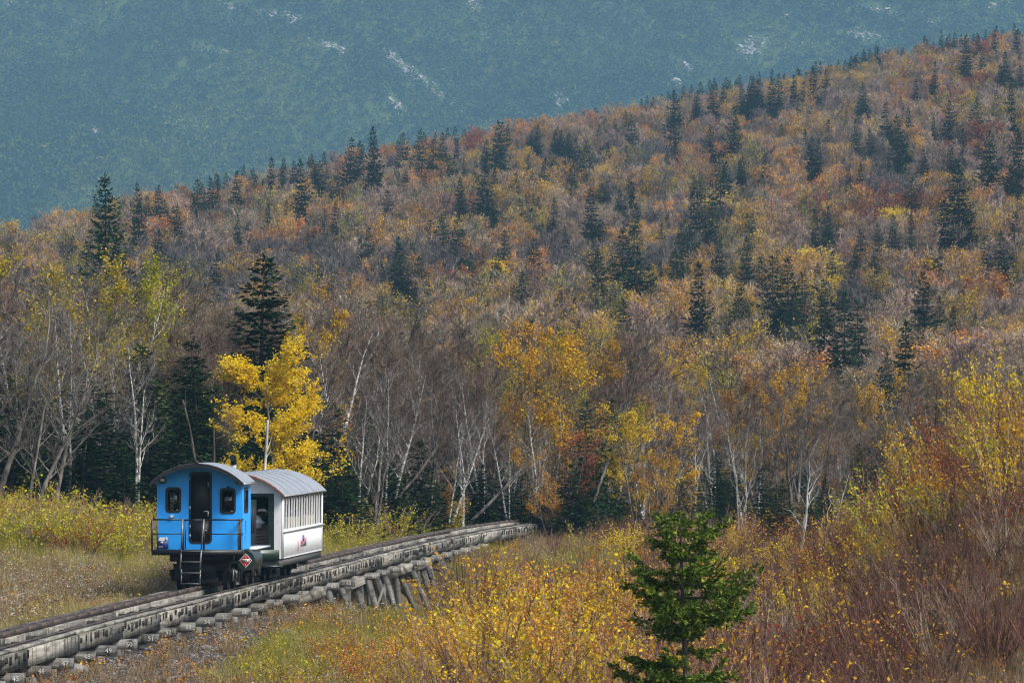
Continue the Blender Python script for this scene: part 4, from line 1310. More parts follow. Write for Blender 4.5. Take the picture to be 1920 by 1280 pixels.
for (x, y, hw, hh, sl, n) in PATCHES:
    ex = (ppx - x) / (hw * 1.05); ey = (ppy - y - (ppx - x) * sl) / (hh * 1.15)
    keep &= ~((ex ** 2 + ey ** 2 < 1) & (r.random(N) < .85))
mp_ = np.stack([mx_, md_, mz_ - .2], 1)[keep]
hs_ = (.55 + .75 * r.random(len(mp_)) ** 1.5) * (.8 + .7 * fbm(mp_[:, 0] * .02, mp_[:, 1] * .01, 44))
scatter('mountain_scrub', 'blue-green dwarf spruce scrub covering the far mountainside', 'scrub', Wn(mp_), r.random(len(mp_)) * 6.28, hs_ * 1.6, np.where(fbm(mp_[:, 0] * .0065 + 3, mp_[:, 1] * .0045, 47, 5) + .16 * (r.random(len(mp_)) - .5) > .52, r.integers(5, 8, len(mp_)), r.integers(0, 5, len(mp_))), scrubs)

def rock_mesh(r, name, flat=.7, sub=1, m='rock', amp=.22):
    bm = bmesh.new(); bmesh.ops.create_icosphere(bm, subdivisions=sub, radius=1)
    ph = r.random(3) * 9
    for v in bm.verts:
        c = v.co
        f = 1 + amp * math.sin(c.x * 2.3 + ph[0]) * math.cos(c.y * 2.9 + ph[1]) + amp * .6 * math.sin(c.z * 4.1 + c.x * 3 + ph[2]) + r.normal() * amp * .25
        v.co = Vector((c.x * f, c.y * f * .85, c.z * f * flat))
    me = bpy.data.meshes.new(name); bm.to_mesh(me); bm.free(); me.materials.append(M[m])
    return me
taluses = [rock_mesh(r, 'boulder', .6, 1, 'talus') for i in range(4)]
T_LAB = ['beside the top edge left of centre', 'small, at the very top left of centre', 'short, between the two long strips', 'long slanting, in the middle of the mountain', 'thin level, above the left slope', 'thin slanting, under the top strip', 'small, touching the top edge in the middle', 'narrow upright, near the top', 'thin diagonal, near the top middle', 'pale fan, above the spruce ridge', 'broad, above the high end of the ridge', 'upright, just above the ridge line', 'level, near the top at the high end', 'small, in the top right corner', 'faint, near the top', 'small, high on the dark left slope', 'small, low on the left slope', 'loose, low and close above the ridge', 'tiny, in the top left corner', 'tiny, top edge above the ridge', 'faint, over the high end of the ridge']
for (x, y, hw, hh, sl, n), lb in zip(PATCHES, T_LAB):
    P = []
    for k in range(int(n)):
        a, b = r.normal(size=2) * .6
        X, D, Z = mount_at(x + a * hw, y + b * hh + a * hw * sl)
        P.append((X, D + r.normal() * 2, float(mount_Z(np.array(X), np.array(D))) + .1))
    P = np.array(P)
    scatter('talus', 'grey talus rocks on the far mountain, ' + lb, 'talus', Wn(P), r.random(n) * 6.28, .4 + 1.3 * r.random(n) ** 3, r.integers(0, 4, n), taluses)
for (x, y, s, lb) in ((1287, 132, 5.2, 'tall pale rock outcrop on the far mountain above the ridge spruces'), (1257, 160, 5.6, 'broad rounded grey outcrop just above the spruce ridge'), (656, 160, 2.2, 'small lone boulder in the middle of the far mountain'), (831, 132, 2.6, 'pale boulder beside the long slanting talus strip'), (742, 203, 3.0, 'grey slab at the foot of the talus, close above the ridge')):
    X, D, Z = mount_at(x, y)
    o = new_obj('rock_outcrop', rock_mesh(r, 'rock_outcrop', .95 if s == 5.2 else .6, 3, 'talus', .3))
    o.location = W(X, D, Z); o.scale = (s * (.6 if s == 5.2 else .95), s, s); o.rotation_euler = (0, 0, r.random() * 6)
    tag(o, lb, 'rock outcrop')

# ------------------------------------------------------------------ hillside
SPR = """262 343 97|370 334 64|396 330 70|442 319 67|405 356 42|476 326 44|488 334 41|508 294 71|531 322 41|566 294 106|589 300 60|604 300 80|633 341 39|652 258 77|675 262 73|707 236 114|697 281 70|334 386 54|296 431 44|379 427 33|354 438 30|446 401 39|503 382 46|589 412 26|608 390 53|634 378 40|688 427 43|677 390 30
742 262 38|759 247 58|786 240 72|812 258 54|829 247 65|853 236 44|870 243 30|932 228 74|943 227 66|911 262 30|967 262 22|999 236 28|1046 240 28|1117 202 22|1138 199 18|1155 221 36|1176 206 42|1190 214 46|1123 232 24|1219 184 26|1267 170 60|1264 225 56|1282 160 34|1305 170 40|1340 158 44|1354 157 40|1382 158 28|1406 142 44|1370 198 88|1335 232 58|1087 258 42|1069 248 26|1040 285 24|1069 293 18|1110 285 20|1140 275 26|1175 270 26|1024 296 34|1104 311 20|1068 315 32|1177 307 26|870 300 32|900 305 80|926 315 62|797 322 36|843 290 56|727 356 50|870 356 36|980 370 30|1040 370 36|1114 356 80|1125 416 30|1136 337 24|1202 341 18|1187 378 74|1245 356 36|1157 371 18|1350 285 92|1364 300 70|1320 345 96|1306 360 80|1335 368 74|1395 296 34|1406 401 46|1241 416 36|832 401 62|860 397 84|806 409 44|922 397 40|949 431 50|907 457 28|1005 446 54|1065 450 30|1170 428 120|1195 420 130|820 430 50|870 430 60
1766 56 46|1792 60 40|1815 64 66|1836 64 40|1864 56 44|1880 56 40|1905 56 44|1716 86 30|1736 86 30|1644 94 40|1620 97 26|1665 96 24|1571 112 24|1590 118 22|1530 124 54|1489 139 44|1459 139 62|1445 150 50|1410 142 44|1424 152 40|1506 150 36|1550 126 34|1600 110 26|1690 95 26|1620 154 36|1612 191 36|1751 116 52|1837 101 40|1882 94 54|1661 195 46|1702 202 56|1684 214 66|1605 225 48|1639 240 40|1785 184 50|1834 180 54|1864 169 36|1897 161 58|1751 221 24|1852 240 100|1909 236 98|1807 240 42|1780 270 28|1470 229 34|1554 225 36|1585 210 20|1520 255 36|1534 259 46|1505 240 30|1731 277 40|1668 296 18|1609 307 50|1594 318 36|1800 296 112|1714 330 58|1774 375 76|1819 397 40|1530 390 58|1550 420 28|1391 296 30|1432 289 38|1406 397 50|1676 424 58|1616 424 58|1706 431 44|1290 410 70|1650 420 50|1880 430 70|1845 440 50|1900 400 60
1310 490 112|1445 480 110|1477 480 122|1545 560 130|1585 545 140|1690 595 150|1662 680 120|1730 500 92|745 455 86|716 494 56|790 480 66|1165 560 84|1128 470 84|1140 478 70|1215 650 66|1280 440 84|400 475 70|985 508 52|1045 540 40|1075 560 36|625 500 40|605 512 44|1345 450 60|1400 440 70|1590 490 50|1485 700 60|1605 560 110|1680 660 90|1420 480 60|1265 470 60|1640 480 46|1560 470 40|1745 460 44"""
spr_list = [tuple(map(float, q.split())) for line in SPR.split('\n') for q in line.split('|')]
used = []
for i, (x, yt, h) in enumerate(spr_list):
    Dr = float(ridge_D(x))
    D = 700.0
    for _ in range(4):
        tot = h * 1.16 + 2.9 * FPX / D
        D = find_D(x, yt + tot, 310)
    yb = yt + tot
    if yb < float(ridge_y(x)) + 22:
        D = Dr - 8 - 30 * rng.random()
        yb = 640 - FPX * float(G((x - 960) / FPX * D, D)) / D
        tot = max(yb - yt, 30)
    hm = tot * D / FPX
    X = (x - 960) / FPX * D
    v = int(rng.integers(0, 7))
    wide = .85 + .5 * rng.random() if hm < 6 else .75 + .4 * rng.random()
    size = 'tall' if hm > 6.6 else ('short' if hm < 4 else 'middling')
    shape = 'slim' if wide < .95 else 'broad'
    plant('spruce_tree', far_spruce[v], X, D, hm / 6, 'spruce', 'spruces scattered over the hillside', f'{size} {shape} dark', hill_zone(x, yt + h / 2), noun='spruce', widen=wide)
    used.append((X, D))
# filler spruces thickening the clumps and the skyline
cnt = 0; fill = []
while cnt < 430:
    x = rng.random() * 1920; Dr = float(ridge_D(x))
    if cnt < 150: D = Dr - 5 - 25 * rng.random()
    else: D = 420 + (Dr - 440) * rng.random()
    if cnt < 150 and (x < 360 or 930 < x < 1200 or (x < 930 and cnt > 80)): continue
    X = (x - 960) / FPX * D
    if 150 <= cnt < 260 and fbm(X * .03, D * .012, 61) < .52: continue
    hm = 3.6 + 3.6 * rng.random() if cnt < 260 else 3.2 + 1.8 * rng.random()
    py = 640 - FPX * (float(G(X, D)) + hm * .6) / D
    wide = .8 + .5 * rng.random()
    size = 'tall' if hm > 6.6 else ('short' if hm < 4 else 'middling'); shape = 'slim' if wide < .95 else 'broad'
    fill.append((X, D, hm / 6)); used.append((X, D)); cnt += 1
used = np.array(used)
fl = np.array(fill)
scatter('spruce_thicket', 'dark mass of small far spruces between the larger ones on the ridge', 'spruce thicket', Wn(np.stack([fl[:, 0], fl[:, 1], G(fl[:, 0], fl[:, 1]) - .1], 1)), rng.random(len(fl)) * 6.28, fl[:, 2], rng.integers(0, 7, len(fl)), far_spruce, .03)

# broadleaf canopy of the hillside
rows = np.concatenate([np.arange(345, 700, 4.2), np.arange(700, 1150, 5.2)])
cand = []
for D in rows:
    step = 3.1 if D < 700 else 3.6
    X = np.arange(-.104 * D, .104 * D, step)
    Xj = X + rng.normal(size=len(X)) * step * .3; Dj = D + rng.normal(size=len(X)) * 1.6
    cand.append(np.stack([Xj, Dj], 1))
cand = np.concatenate(cand)
cpx = px_of(cand[:, 0], cand[:, 1])
cand = cand[cand[:, 1] < ridge_D(cpx) + 6]; cpx = px_of(cand[:, 0], cand[:, 1])
cz = G(cand[:, 0], cand[:, 1]); cpy = 640 - FPX * (cz + 4) / cand[:, 1]
n1 = fbm(cand[:, 0] * .045, cand[:, 1] * .018, 71, 3); n2 = fbm(cand[:, 0] * .075 + 9, cand[:, 1] * .026, 72, 3); u_ = rng.random(len(cand))
kind = np.where(n1 < .40, 'greybare', 'bare').astype(object)
kind[(n1 > .46) & (u_ < .68)] = 'tan'
kind[(n2 > .62) & (u_ < .75)] = 'orange'
kind[(n2 < .42) & (u_ < .85)] = 'yellow'
kind[(n2 < .46) & (n2 > .42) & (u_ < .65)] = 'olive'
kind[(n2 > .71) & (u_ < .25)] = 'red'
SPOTS = [(1530, 505, 42, 34, 'bright'), (1760, 255, 34, 10, 'red'), (1480, 295, 40, 18, 'orange'), (1390, 275, 26, 8, 'orange'), (975, 365, 60, 22, 'yellow'), (1235, 370, 40, 14, 'yellow'), (1330, 362, 60, 14, 'bright'), (1290, 280, 22, 14, 'orange'), (1375, 415, 30, 14, 'yellow'), (1675, 395, 14, 8, 'bright'), (1760, 95, 30, 12, 'red'), (1730, 125, 30, 12, 'orange'), (1840, 95, 40, 8, 'red'), (1380, 210, 20, 22, 'orange'), (800, 320, 40, 12, 'orange'), (420, 450, 34, 12, 'olive'), (300, 400, 18, 22, 'orange'), (250, 410, 14, 12, 'red'), (1800, 575, 30, 20, 'yellow'), (1360, 190, 30, 8, 'yellow'), (930, 490, 34, 14, 'bright'), (1640, 620, 18, 30, 'yellow'), (1225, 560, 60, 30, 'yellow'), (1500, 590, 30, 10, 'olive'), (460, 345, 20, 12, 'orange'), (650, 345, 34, 10, 'orange'), (1845, 150, 30, 10, 'red'), (1880, 320, 30, 18, 'orange')]
for (x, y, hx, hy, kd) in SPOTS:
    s = ((cpx - x) / hx) ** 2 + ((cpy - y) / hy) ** 2 < 1.0
    kind[s & (rng.random(len(cand)) < .85)] = kd
# leave room round the spruces
for X, D in used:
    near = (np.abs(cand[:, 0] - X * cand[:, 1] / D) < 1.7) & (cand[:, 1] < D + 2) & (cand[:, 1] > D - 22)
    kind[near & (rng.random(len(cand)) < .8)] = ''
LOOK = {'bare': ('bare brown-twigged', 'tree'), 'greybare': ('bare grey-twigged', 'birch'), 'tan': ('tan-leaved', 'tree'), 'orange': ('orange-leaved', 'maple'), 'yellow': ('golden-leaved', 'birch'), 'bright': ('bright yellow', 'birch'), 'red': ('red-leaved', 'maple'), 'olive': ('olive-leaved', 'birch')}
NAMES = {'bare': 'bare_tree', 'greybare': 'bare_birch_tree', 'tan': 'tan_leaved_tree', 'orange': 'orange_maple_tree', 'yellow': 'golden_birch_tree', 'bright': 'yellow_birch_tree', 'red': 'red_maple_tree', 'olive': 'olive_birch_tree'}
LIMIT = {'bare': 130, 'greybare': 70, 'tan': 90, 'orange': 70, 'yellow': 70, 'bright': 40, 'red': 40, 'olive': 40}
order = np.argsort(cand[:, 1])
made = {k: 0 for k in LIMIT}
rest = {k: [] for k in LIMIT}
for i in order:
    k = kind[i]
    if not k or not (-30 < cpx[i] < 1950): continue
    X, D = cand[i]
    sc = .43 + .47 * rng.random() ** 1.6
    if made[k] < LIMIT[k] and 15 < cpx[i] < 1905 and rng.random() < (.55 if k in ('bare', 'greybare', 'tan') else .8):
        v = far_tree[k][int(rng.integers(0, len(far_tree[k])))]
        plant(NAMES[k], v, X, D, sc, 'tree', 'autumn trees on the hillside', ('small ' if sc < .62 else '') + LOOK[k][0], hill_zone(cpx[i], cpy[i]), noun=LOOK[k][1], widen=1.35)
        made[k] += 1
    else:
        rest[k].append((X, D, sc))
SL = {'bare': 'brown mass of bare twigs of the leafless wood on the hillside', 'greybare': 'pale grey mass of leafless birches on the hillside', 'tan': 'tan mass of withered leaf crowns on the hillside', 'orange': 'orange mass of far maple crowns on the hillside', 'yellow': 'golden mass of far birch crowns on the hillside', 'bright': 'bright yellow mass of far crowns on the hillside', 'red': 'red mass of far maple crowns on the hillside', 'olive': 'olive mass of far birch crowns on the hillside'}
for k, L_ in rest.items():
    if not L_: continue
    a = np.array(L_)
    P = np.stack([a[:, 0], a[:, 1], G(a[:, 0], a[:, 1]) - .1], 1)
    scatter('hillside_wood', SL[k], 'wood', Wn(P), rng.random(len(a)) * 6.28, a[:, 2] * 1.12, rng.integers(0, len(far_tree[k]), len(a)), far_tree[k])

# ------------------------------------------------------------------ forest edge behind the line
def edge_zone(px):
    if px < 140: return 'left of the blue cab'
    if px < 300: return 'just left of the cab'
    if px < 480: return 'behind the blue cab'
    if px < 640: return 'behind the white coach'
    if px < 850: return 'right of the coach'
    if px < 1060: return 'behind the far track end'
    if px < 1250: return 'beyond the curve of the track'
    if px < 1480: return 'left of the white dead birch'
    if px < 1640: return 'right of the white dead birch'
    return 'behind the scrubby slope'
ELOOK = {'bare': ('bare brown-twigged', 'tree'), 'grey': ('bare crooked grey', 'tree'), 'birch': ('leafless white-trunked', 'birch'), 'sparse': ('thinly yellow-green-leaved', 'birch'), 'yellow': ('bright yellow', 'tree'), 'gold': ('golden-leaved', 'tree'), 'orange': ('orange-leaved', 'maple'), 'red': ('red-leaved', 'maple'), 'dead': ('bleached dead', 'birch')}
ENAME = {'bare': 'bare_tree', 'grey': 'grey_bare_tree', 'birch': 'birch_tree', 'sparse': 'thin_leaved_birch', 'yellow': 'yellow_tree', 'gold': 'golden_tree', 'orange': 'orange_maple_tree', 'red': 'red_maple_tree', 'dead': 'dead_birch'}
def edge_tree(kd, px, D, hpx, widen=1.0, lean=None, rot=None, v=None, row='', sink=.1):
    X = (px - 960) / FPX * D
    hm = hpx * D / FPX
    L_ = mid_tree[kd]
    lk, nn = ELOOK[kd]
    return plant(ENAME[kd], L_[int(rng.integers(0, len(L_))) if v is None else v], X, D, hm / 11.5, 'tree', 'trees along the forest edge', (row + ' ' if row else '') + ('tall ' if hm > 9.5 else 'small ' if hm < 6 else '') + lk, edge_zone(px), noun=nn, widen=widen, lean=lean, rot=rot, sink=sink)
def edge_spruce(px, D, hpx, widen=1.0, row='', v=None):
    X = (px - 960) / FPX * D; hm = hpx * D / FPX
    return plant('spruce_tree', mid_spruce[int(rng.integers(0, 5)) if v is None else v], X, D, hm / 8, 'spruce', 'dark spruces in the forest edge', (row + ' ' if row else '') + ('tall ' if hm > 7 else 'low ' if hm < 3.6 else '') + ('broad dark' if widen > 1.1 else 'dark'), edge_zone(px), noun='spruce', widen=widen)
FR = 'front-row'
for a in (('grey', 45, 204, 470, 1.0), ('grey', 96, 207, 440, 1.1), ('birch', 132, 214, 480, .8), ('birch', 258, 216, 430, .9), ('grey', -22, 205, 560, 1.1), ('grey', 178, 222, 400, 1.0), ('birch', 208, 228, 420, .9), ('grey', 20, 222, 480, 1.0),
          ('sparse', 165, 233, 520, 1.15), ('sparse', 268, 236, 440, 1.05), ('sparse', 75, 240, 520, 1.1), ('sparse', 205, 244, 500, 1.0), ('sparse', 318, 246, 420, 1.0),
          ('gold', 572, 262, 420, .8), ('orange', 650, 258, 250, .9),
          ('birch', 640, 240, 400, .9), ('birch', 668, 236, 330, .9), ('grey', 700, 232, 330, 1.1), ('birch', 722, 238, 370, .9), ('birch', 838, 250, 300, .8), ('birch', 868, 252, 290, .8), ('grey', 800, 246, 330, 1.1), ('birch', 955, 264, 250, .8), ('birch', 905, 262, 330, .8),
          ('gold', 958, 276, 400, .8), ('gold', 1050, 284, 400, .9), ('gold', 1130, 290, 380, .9), ('sparse', 1008, 280, 380, 1.0), ('sparse', 1090, 286, 370, 1.0), ('gold', 1195, 266, 290, 1.05), ('gold', 1250, 272, 260, 1.0), ('orange', 1225, 262, 230, .9),
          ('red', 1062, 262, 230, 1.0), ('orange', 1030, 258, 200, 1.0), ('orange', 850, 252, 150, .9),
          ('dead', 1497, 235, 270, 1.3), ('dead', 1545, 238, 200, 1.2), ('dead', 1300, 276, 260, .9), ('birch', 1335, 280, 260, .9), ('dead', 1385, 268, 240, .9), ('birch', 1395, 274, 270, .8), ('birch', 1420, 280, 260, .8), ('gold', 1460, 292, 250, .8), ('grey', 1580, 262, 230, 1.2)):
    edge_tree(*a, row=FR)
edge_tree('yellow', 508, 212, 430, 1.3, lean=(0, 0), rot=2.2, row=FR)
# snags behind the cab
def snag(px0, D, px1, y1, r0, lb, name='snag', mt='deadwood'):
    X0 = (px0 - 960) / FPX * D; X1 = (px1 - 960) / FPX * D
    Z0 = float(G(X0, D)); Z1 = -(y1 - 640) / FPX * D
    K = 7; t = np.linspace(0, 1, K)
    P = np.stack([X0 + (X1 - X0) * t, np.zeros(K), (Z1 - Z0) * t], 1) - [X0, 0, 0]
    P[1:] += np.cumsum(rng.normal(size=(K - 1, 3)) * r0 * .55, 0)
    wd = [tube(P, r0 * (1.15 - .55 * t), 8), disc(P[-1], P[-1] - P[-2], r0 * .6, 8)]
    for k in range(7):
        u = .3 + .65 * rng.random(); p = np.array([np.interp(u, t, P[:, j]) for j in range(3)])
        d = rng.normal(size=3) * .6 + [0, 0, .5]
        wd.append(tube([p, p + d * .25, p + d * .45], [r0 * .3, r0 * .2, r0 * .1], 5))
    o = new_obj(name, meshp(name, (wd, mt)))
    o.location = W(X0, D, Z0 - .05)
    tag(o, lb, 'snag')
snag(398, 200, 340, 742, .062, 'leaning bleached broken trunk rising over the blue cab roof', mt='sbark')
snag(393, 199, 402, 805, .062, 'short upright broken trunk right behind the cab roof', mt='sbark')
snag(480, 190, 503, 784, .065, 'pale smooth leaning trunk above the gap between cab and coach')
snag(862, 256, 990, 852, .07, 'leaning grey trunk sloping right, beyond the track curve', mt='bark')
snag(690, 236, 822, 830, .07, 'crooked grey trunk bending right, beyond the coach', mt='bark')
snag(1090, 262, 1150, 852, .09, 'thick broken trunk leaning right under the golden crowns', mt='bark')
# tall spruces of the picture
plant('spruce_tree', big_spruce[0], (490 - 960) / FPX * 236, 236, (955 - 440) * 236 / FPX / 8, 'spruce', 'dark spruces in the forest edge', 'tallest dark', 'rising behind the bright yellow tree', noun='spruce', widen=1.25)
plant('spruce_tree', big_spruce[1], (199 - 960) / FPX * 450, 450, 395 * 450 / FPX / 8, 'spruce', 'dark spruces in the forest edge', 'tall full green', 'standing over the leafless wood at the valley edge', noun='spruce', widen=.95)
for a in ((18, 212, 230, 1.3), (70, 224, 200, 1.4), (150, 214, 190, 1.5), (195, 218, 220, 1.4), (235, 210, 150, 1.5), (300, 222, 250, 1.3), (335, 214, 210, 1.3), (370, 226, 260, 1.2), (415, 220, 220, 1.3), (455, 226, 210, 1.2), (478, 232, 240, 1.1), (560, 222, 150, 1.5), (600, 228, 170, 1.4), (640, 226, 140, 1.5), (690, 246, 280, 1.0), (735, 236, 190, 1.3), (775, 242, 220, 1.2), (805, 250, 150, 1.4), (900, 258, 160, 1.4), (985, 262, 150, 1.5), (1020, 260, 130, 1.5), (1080, 258, 170, 1.4), (1105, 262, 190, 1.2), (1150, 268, 170, 1.2), (1318, 262, 190, 1.2), (1345, 266, 220, 1.1), (1428, 268, 200, 1.2), (1470, 246, 200, 1.2), (1520, 250, 190, 1.2), (1615, 280, 220, 1.1), (1660, 286, 250, 1.0), (540, 236, 160, 1.3), (20, 246, 300, 1.1), (1240, 272, 150, 1.3), (860, 262, 150, 1.3), (45, 218, 170, 1.7), (110, 220, 210, 1.5), (175, 224, 240, 1.4), (265, 220, 190, 1.6), (280, 232, 280, 1.3), (355, 234, 290, 1.2), (395, 230, 230, 1.5), (435, 236, 250, 1.4), (520, 240, 210, 1.4), (620, 240, 210, 1.3), (660, 232, 150, 1.6), (715, 250, 230, 1.3), (840, 256, 170, 1.4), (940, 266, 170, 1.4), (1050, 268, 180, 1.5), (1125, 270, 160, 1.5), (1190, 276, 150, 1.3), (1290, 272, 150, 1.3), (1380, 276, 200, 1.3), (1450, 258, 170, 1.4), (1550, 262, 180, 1.3)):
    edge_spruce(a[0], a[1], a[2] * (1.18 if a[0] < 650 else .85 if a[0] < 1150 else .72), a[3] * 1.12, row=FR)
# rows behind
D = 236.0
while D < 344:
    px = -40 + 60 * rng.random()
    while px < 1960:
        lim = 232 if px < 650 else 262 if px < 1150 else 276
        if D > lim:
            b = 470 if px < 330 else 390 if px < 700 else 360 if px < 980 else 330 if px < 1200 else 250
            hp = b * (.75 + .4 * rng.random()) * (250 / D if px < 1000 else 290 / D)
            q = rng.random()
            if q < .1: edge_spruce(px, D, hp * .66, 1.1, row='deep-set')
            else:
                if px < 350: kd = rng.choice(['bare', 'grey', 'sparse', 'bare', 'bare', 'grey'])
                elif px < 930: kd = rng.choice(['bare', 'bare', 'bare', 'birch', 'bare', 'grey', 'orange'], p=[.25, .25, .2, .1, .1, .05, .05])
                elif px < 1210: kd = rng.choice(['bare', 'gold', 'sparse', 'bare', 'bare', 'birch'])
                else: kd = rng.choice(['bare', 'bare', 'bare', 'birch', 'orange', 'bare', 'grey', 'gold', 'dead'])
                edge_tree(kd, px, D, hp, 1.0 + .25 * rng.random(), row='deep-set')
        px += (1.9 + 1.1 * rng.random()) * FPX / D
    D += 7.5
# ------------------------------------------------------------------ foreground spruce
def hero_spruce():
    r = R_(900)
    H = 4.85
    zs = [0, .5, 1.2, 1.75, 2.15, 2.45, 2.75, 3.05, 3.3, 3.55, 3.8, 4.0, 4.25, 4.55, 4.85]
    rs = [1.2, 1.35, 1.35, 1.35, 1.25, .65, .5, 1.25, 1.45, 1.3, 1.0, .42, .62, .55, .2]
    t = np.linspace(0, 1, 10)
    trunk = [tube(np.stack([.05 * np.sin(t * 5), .03 * np.cos(t * 4), t * H], 1), .075 * (1 - .92 * t) + .006, 8)]
    B = []; Dv = []; N_ = []; L = []
    z = .15
    while z < H - .06:
        R0 = np.interp(z, zs, rs)
        nb = int(r.integers(4, 6)); a0 = r.random() * 6.28
        for b in range(nb):
            a = a0 + b * 6.283 / nb + r.normal() * .3
            Lb = R0 * (.6 + .55 * r.random())
            if 2.3 < z < 2.75 and r.random() < .45: continue
            rad = np.array([math.cos(a), math.sin(a), 0]); sid = np.array([-math.sin(a), math.cos(a), 0])
            up0 = -.12 + .5 * (z / H) ** 2 + r.normal() * .07
            K = 7; tt = np.linspace(0, 1, K)
            c = np.array([0, 0, z])
            P = c + rad * (tt * Lb)[:, None]; P[:, 2] += Lb * (up0 * tt - .12 * np.sin(tt * 3.1) + .16 * tt ** 3)
            trunk.append(tube(P, .022 * (1 - .85 * tt) * (Lb / 1.2) + .003, 4))
            nbl = max(6, int(Lb * 22))
            for k in range(nbl):
                u = .12 + .88 * (k + r.random()) / nbl
                p = np.array([np.interp(u, tt, P[:, j]) for j in range(3)])
                sg = 1 if k % 2 else -1
                bl = (.12 + .42 * Lb * (1 - u) * .8 + .06 * r.random()) * (.7 + .5 * r.random())
                d = unit(rad * (.7 + .3 * u) + sid * sg * .8 * (1.1 - u) + np.array([0, 0, r.normal(.05, .25)]))
                nn = max(6, int(bl * 85))
                v = r.random(nn)
                B.append(p + d * (v * bl)[:, None]); s2 = r.normal(size=(nn, 3)) * .55
                Dv.append(d * .8 + s2 + np.array([0, 0, .1])); N_.append(r.normal(size=(nn, 3)) * .7 + np.array([0, 0, 1.0])); L.append(.055 + .06 * r.random(nn))
        z += .15 + .10 * r.random()
    n = 60
    B.append(np.stack([r.normal(size=n) * .03, r.normal(size=n) * .03, H - .35 + .35 * r.random(n)], 1)); Dv.append(r.normal(size=(n, 3)) + [0, 0, 1.2]); N_.append(r.normal(size=(n, 3))); L.append(np.full(n, .08))
    B = np.concatenate(B); Dv = np.concatenate(Dv); N_ = np.concatenate(N_); L = np.concatenate(L)
    return [('trunk', meshp('trunk', (trunk, 'sbark'))), ('crown', meshp('crown', ([cards(B, Dv, N_, L, L * .42)], 'spruce_hero')))]
hx = (1282 - 960) / FPX * 100
hz = float(G(hx, 100))
ht = (-(958 - 640) / FPX * 100) - hz
plant('spruce_tree', hero_spruce(), hx, 100, ht / 4.85, 'spruce', 'young spruces in the scrub', 'bushy bright green young', 'in front of all the orange shrubs', noun='spruce', lean=(0, 0), widen=1.06)
for (px, D, h, wd) in ((1478, 150, 1.9, .6), (1355, 96, .9, 1.3), (1480, 128, 1.5, .8), (1690, 140, 1.3, .7)):
    X = (px - 960) / FPX * D
    plant('spruce_tree', mid_spruce[2], X, D, h / 8, 'spruce', 'young spruces in the scrub', 'tiny young', 'poking out of the scrub right of the bushy one', noun='spruce', widen=wd)

# ------------------------------------------------------------------ shrubs
def near_zone(px, D, dx):
    if dx < 0:
        if px < 300: return 'in the meadow left of the cab'
        return 'beyond the track right of the coach'
    if px < 640: return 'beside the trestle near the train'
    if px < 900: return 'below the trestle right of the coach'
    if px < 1160: return 'left of the bushy young spruce' + (' near the track end' if D > 170 else '')
    if px < 1420: return 'around the bushy young spruce' + (', farther back' if D > 140 else '')
    if px < 1660: return 'right of the bushy spruce' + (', farther back' if D > 140 else '')
    return 'on the scrubby slope' + (', high up' if D > 140 else ', low down')
SLOOK = {'yellow': 'golden-leaved', 'bright': 'bright yellow', 'orange': 'orange-leaved', 'lime': 'dense yellow-green', 'bare': 'bare maroon-stemmed', 'fleck': 'maroon-stemmed yellow-flecked', 'brown': 'brown twiggy', 'red': 'red-leaved', 'green': 'green-leaved'}
def put_shrub(kd, X, D, hm, widen=1.0):
    px = float(px_of(X, D)); dx = X - float(Xc(D))
    L_ = shrub[kd]
    lk = SLOOK[kd]
    plant('shrub', L_[int(rng.integers(0, len(L_)))], X, D, hm / 2, 'shrub', 'autumn shrubs round the line', ('tall ' if hm > 1.75 else 'low ' if hm < 1.0 else '') + lk, near_zone(px, D, dx), noun='shrub', widen=widen)
thick = {k: [] for k in shrub}
def kind_at(X, D):
    px = float(px_of(X, D)); dx = X - float(Xc(D)); u = rng.random(); n = float(fbm(X * .35 + 4, D * .12, 81))
    if dx < 0:
        return 'lime' if u < .72 else 'yellow' if u < .86 else 'red' if u < .91 else 'brown'
    if px > 1150 + (150 - D) * 1.0 and not (px < 1240 and D < 130):
        py = 640 - FPX * float(G(X, D)) / D
        if D > 145 and px > 1560: return 'lime' if u < .15 else 'yellow' if u < .3 else 'fleck' if u < .58 else 'orange' if u < .66 else 'red' if n > .58 else 'bare'
        if n > (.55 if D > 140 else .61): return 'yellow' if u < .25 else 'fleck' if u < .65 else 'bright' if u < .75 else 'bare'
        if n < .38: return 'brown' if u < .7 else 'orange' if u < .8 else 'bare'
        return 'bare' if u < .5 else 'brown' if u < .68 else 'fleck' if u < .95 else 'red'
    if px > 830:
        if D > 168: return 'brown' if u < .45 else 'bare' if u < .75 else 'orange' if u < .87 else 'yellow'
        if n > .42: return 'bright' if u < .28 else 'yellow' if u < .52 else 'orange' if u < .84 else 'bare'
        return 'bare' if u < .45 else 'yellow' if u < .75 else 'orange' if u < .88 else 'lime'
    return 'lime' if u < .25 else 'orange' if u < .45 else 'brown' if u < .65 else 'red' if u < .75 else 'yellow' if u < .92 else 'green'
cands = []
def try_add(X, D, hm): cands.append((X, D, hm))
# meadow beyond the track
k = 0
while k < 170:
    px = rng.random() * 1010 - 20
    D = (188 + 20 * rng.random()) if px < 300 else (200 + 52 * rng.random())
    X = (px - 960) / FPX * D; dx = X - float(Xc(D))
    if dx > -1.9: continue
    if 300 < px < 470: continue
    try_add(X, D, (.95 if px > 300 else 1.15) + .95 * rng.random()); k += 1
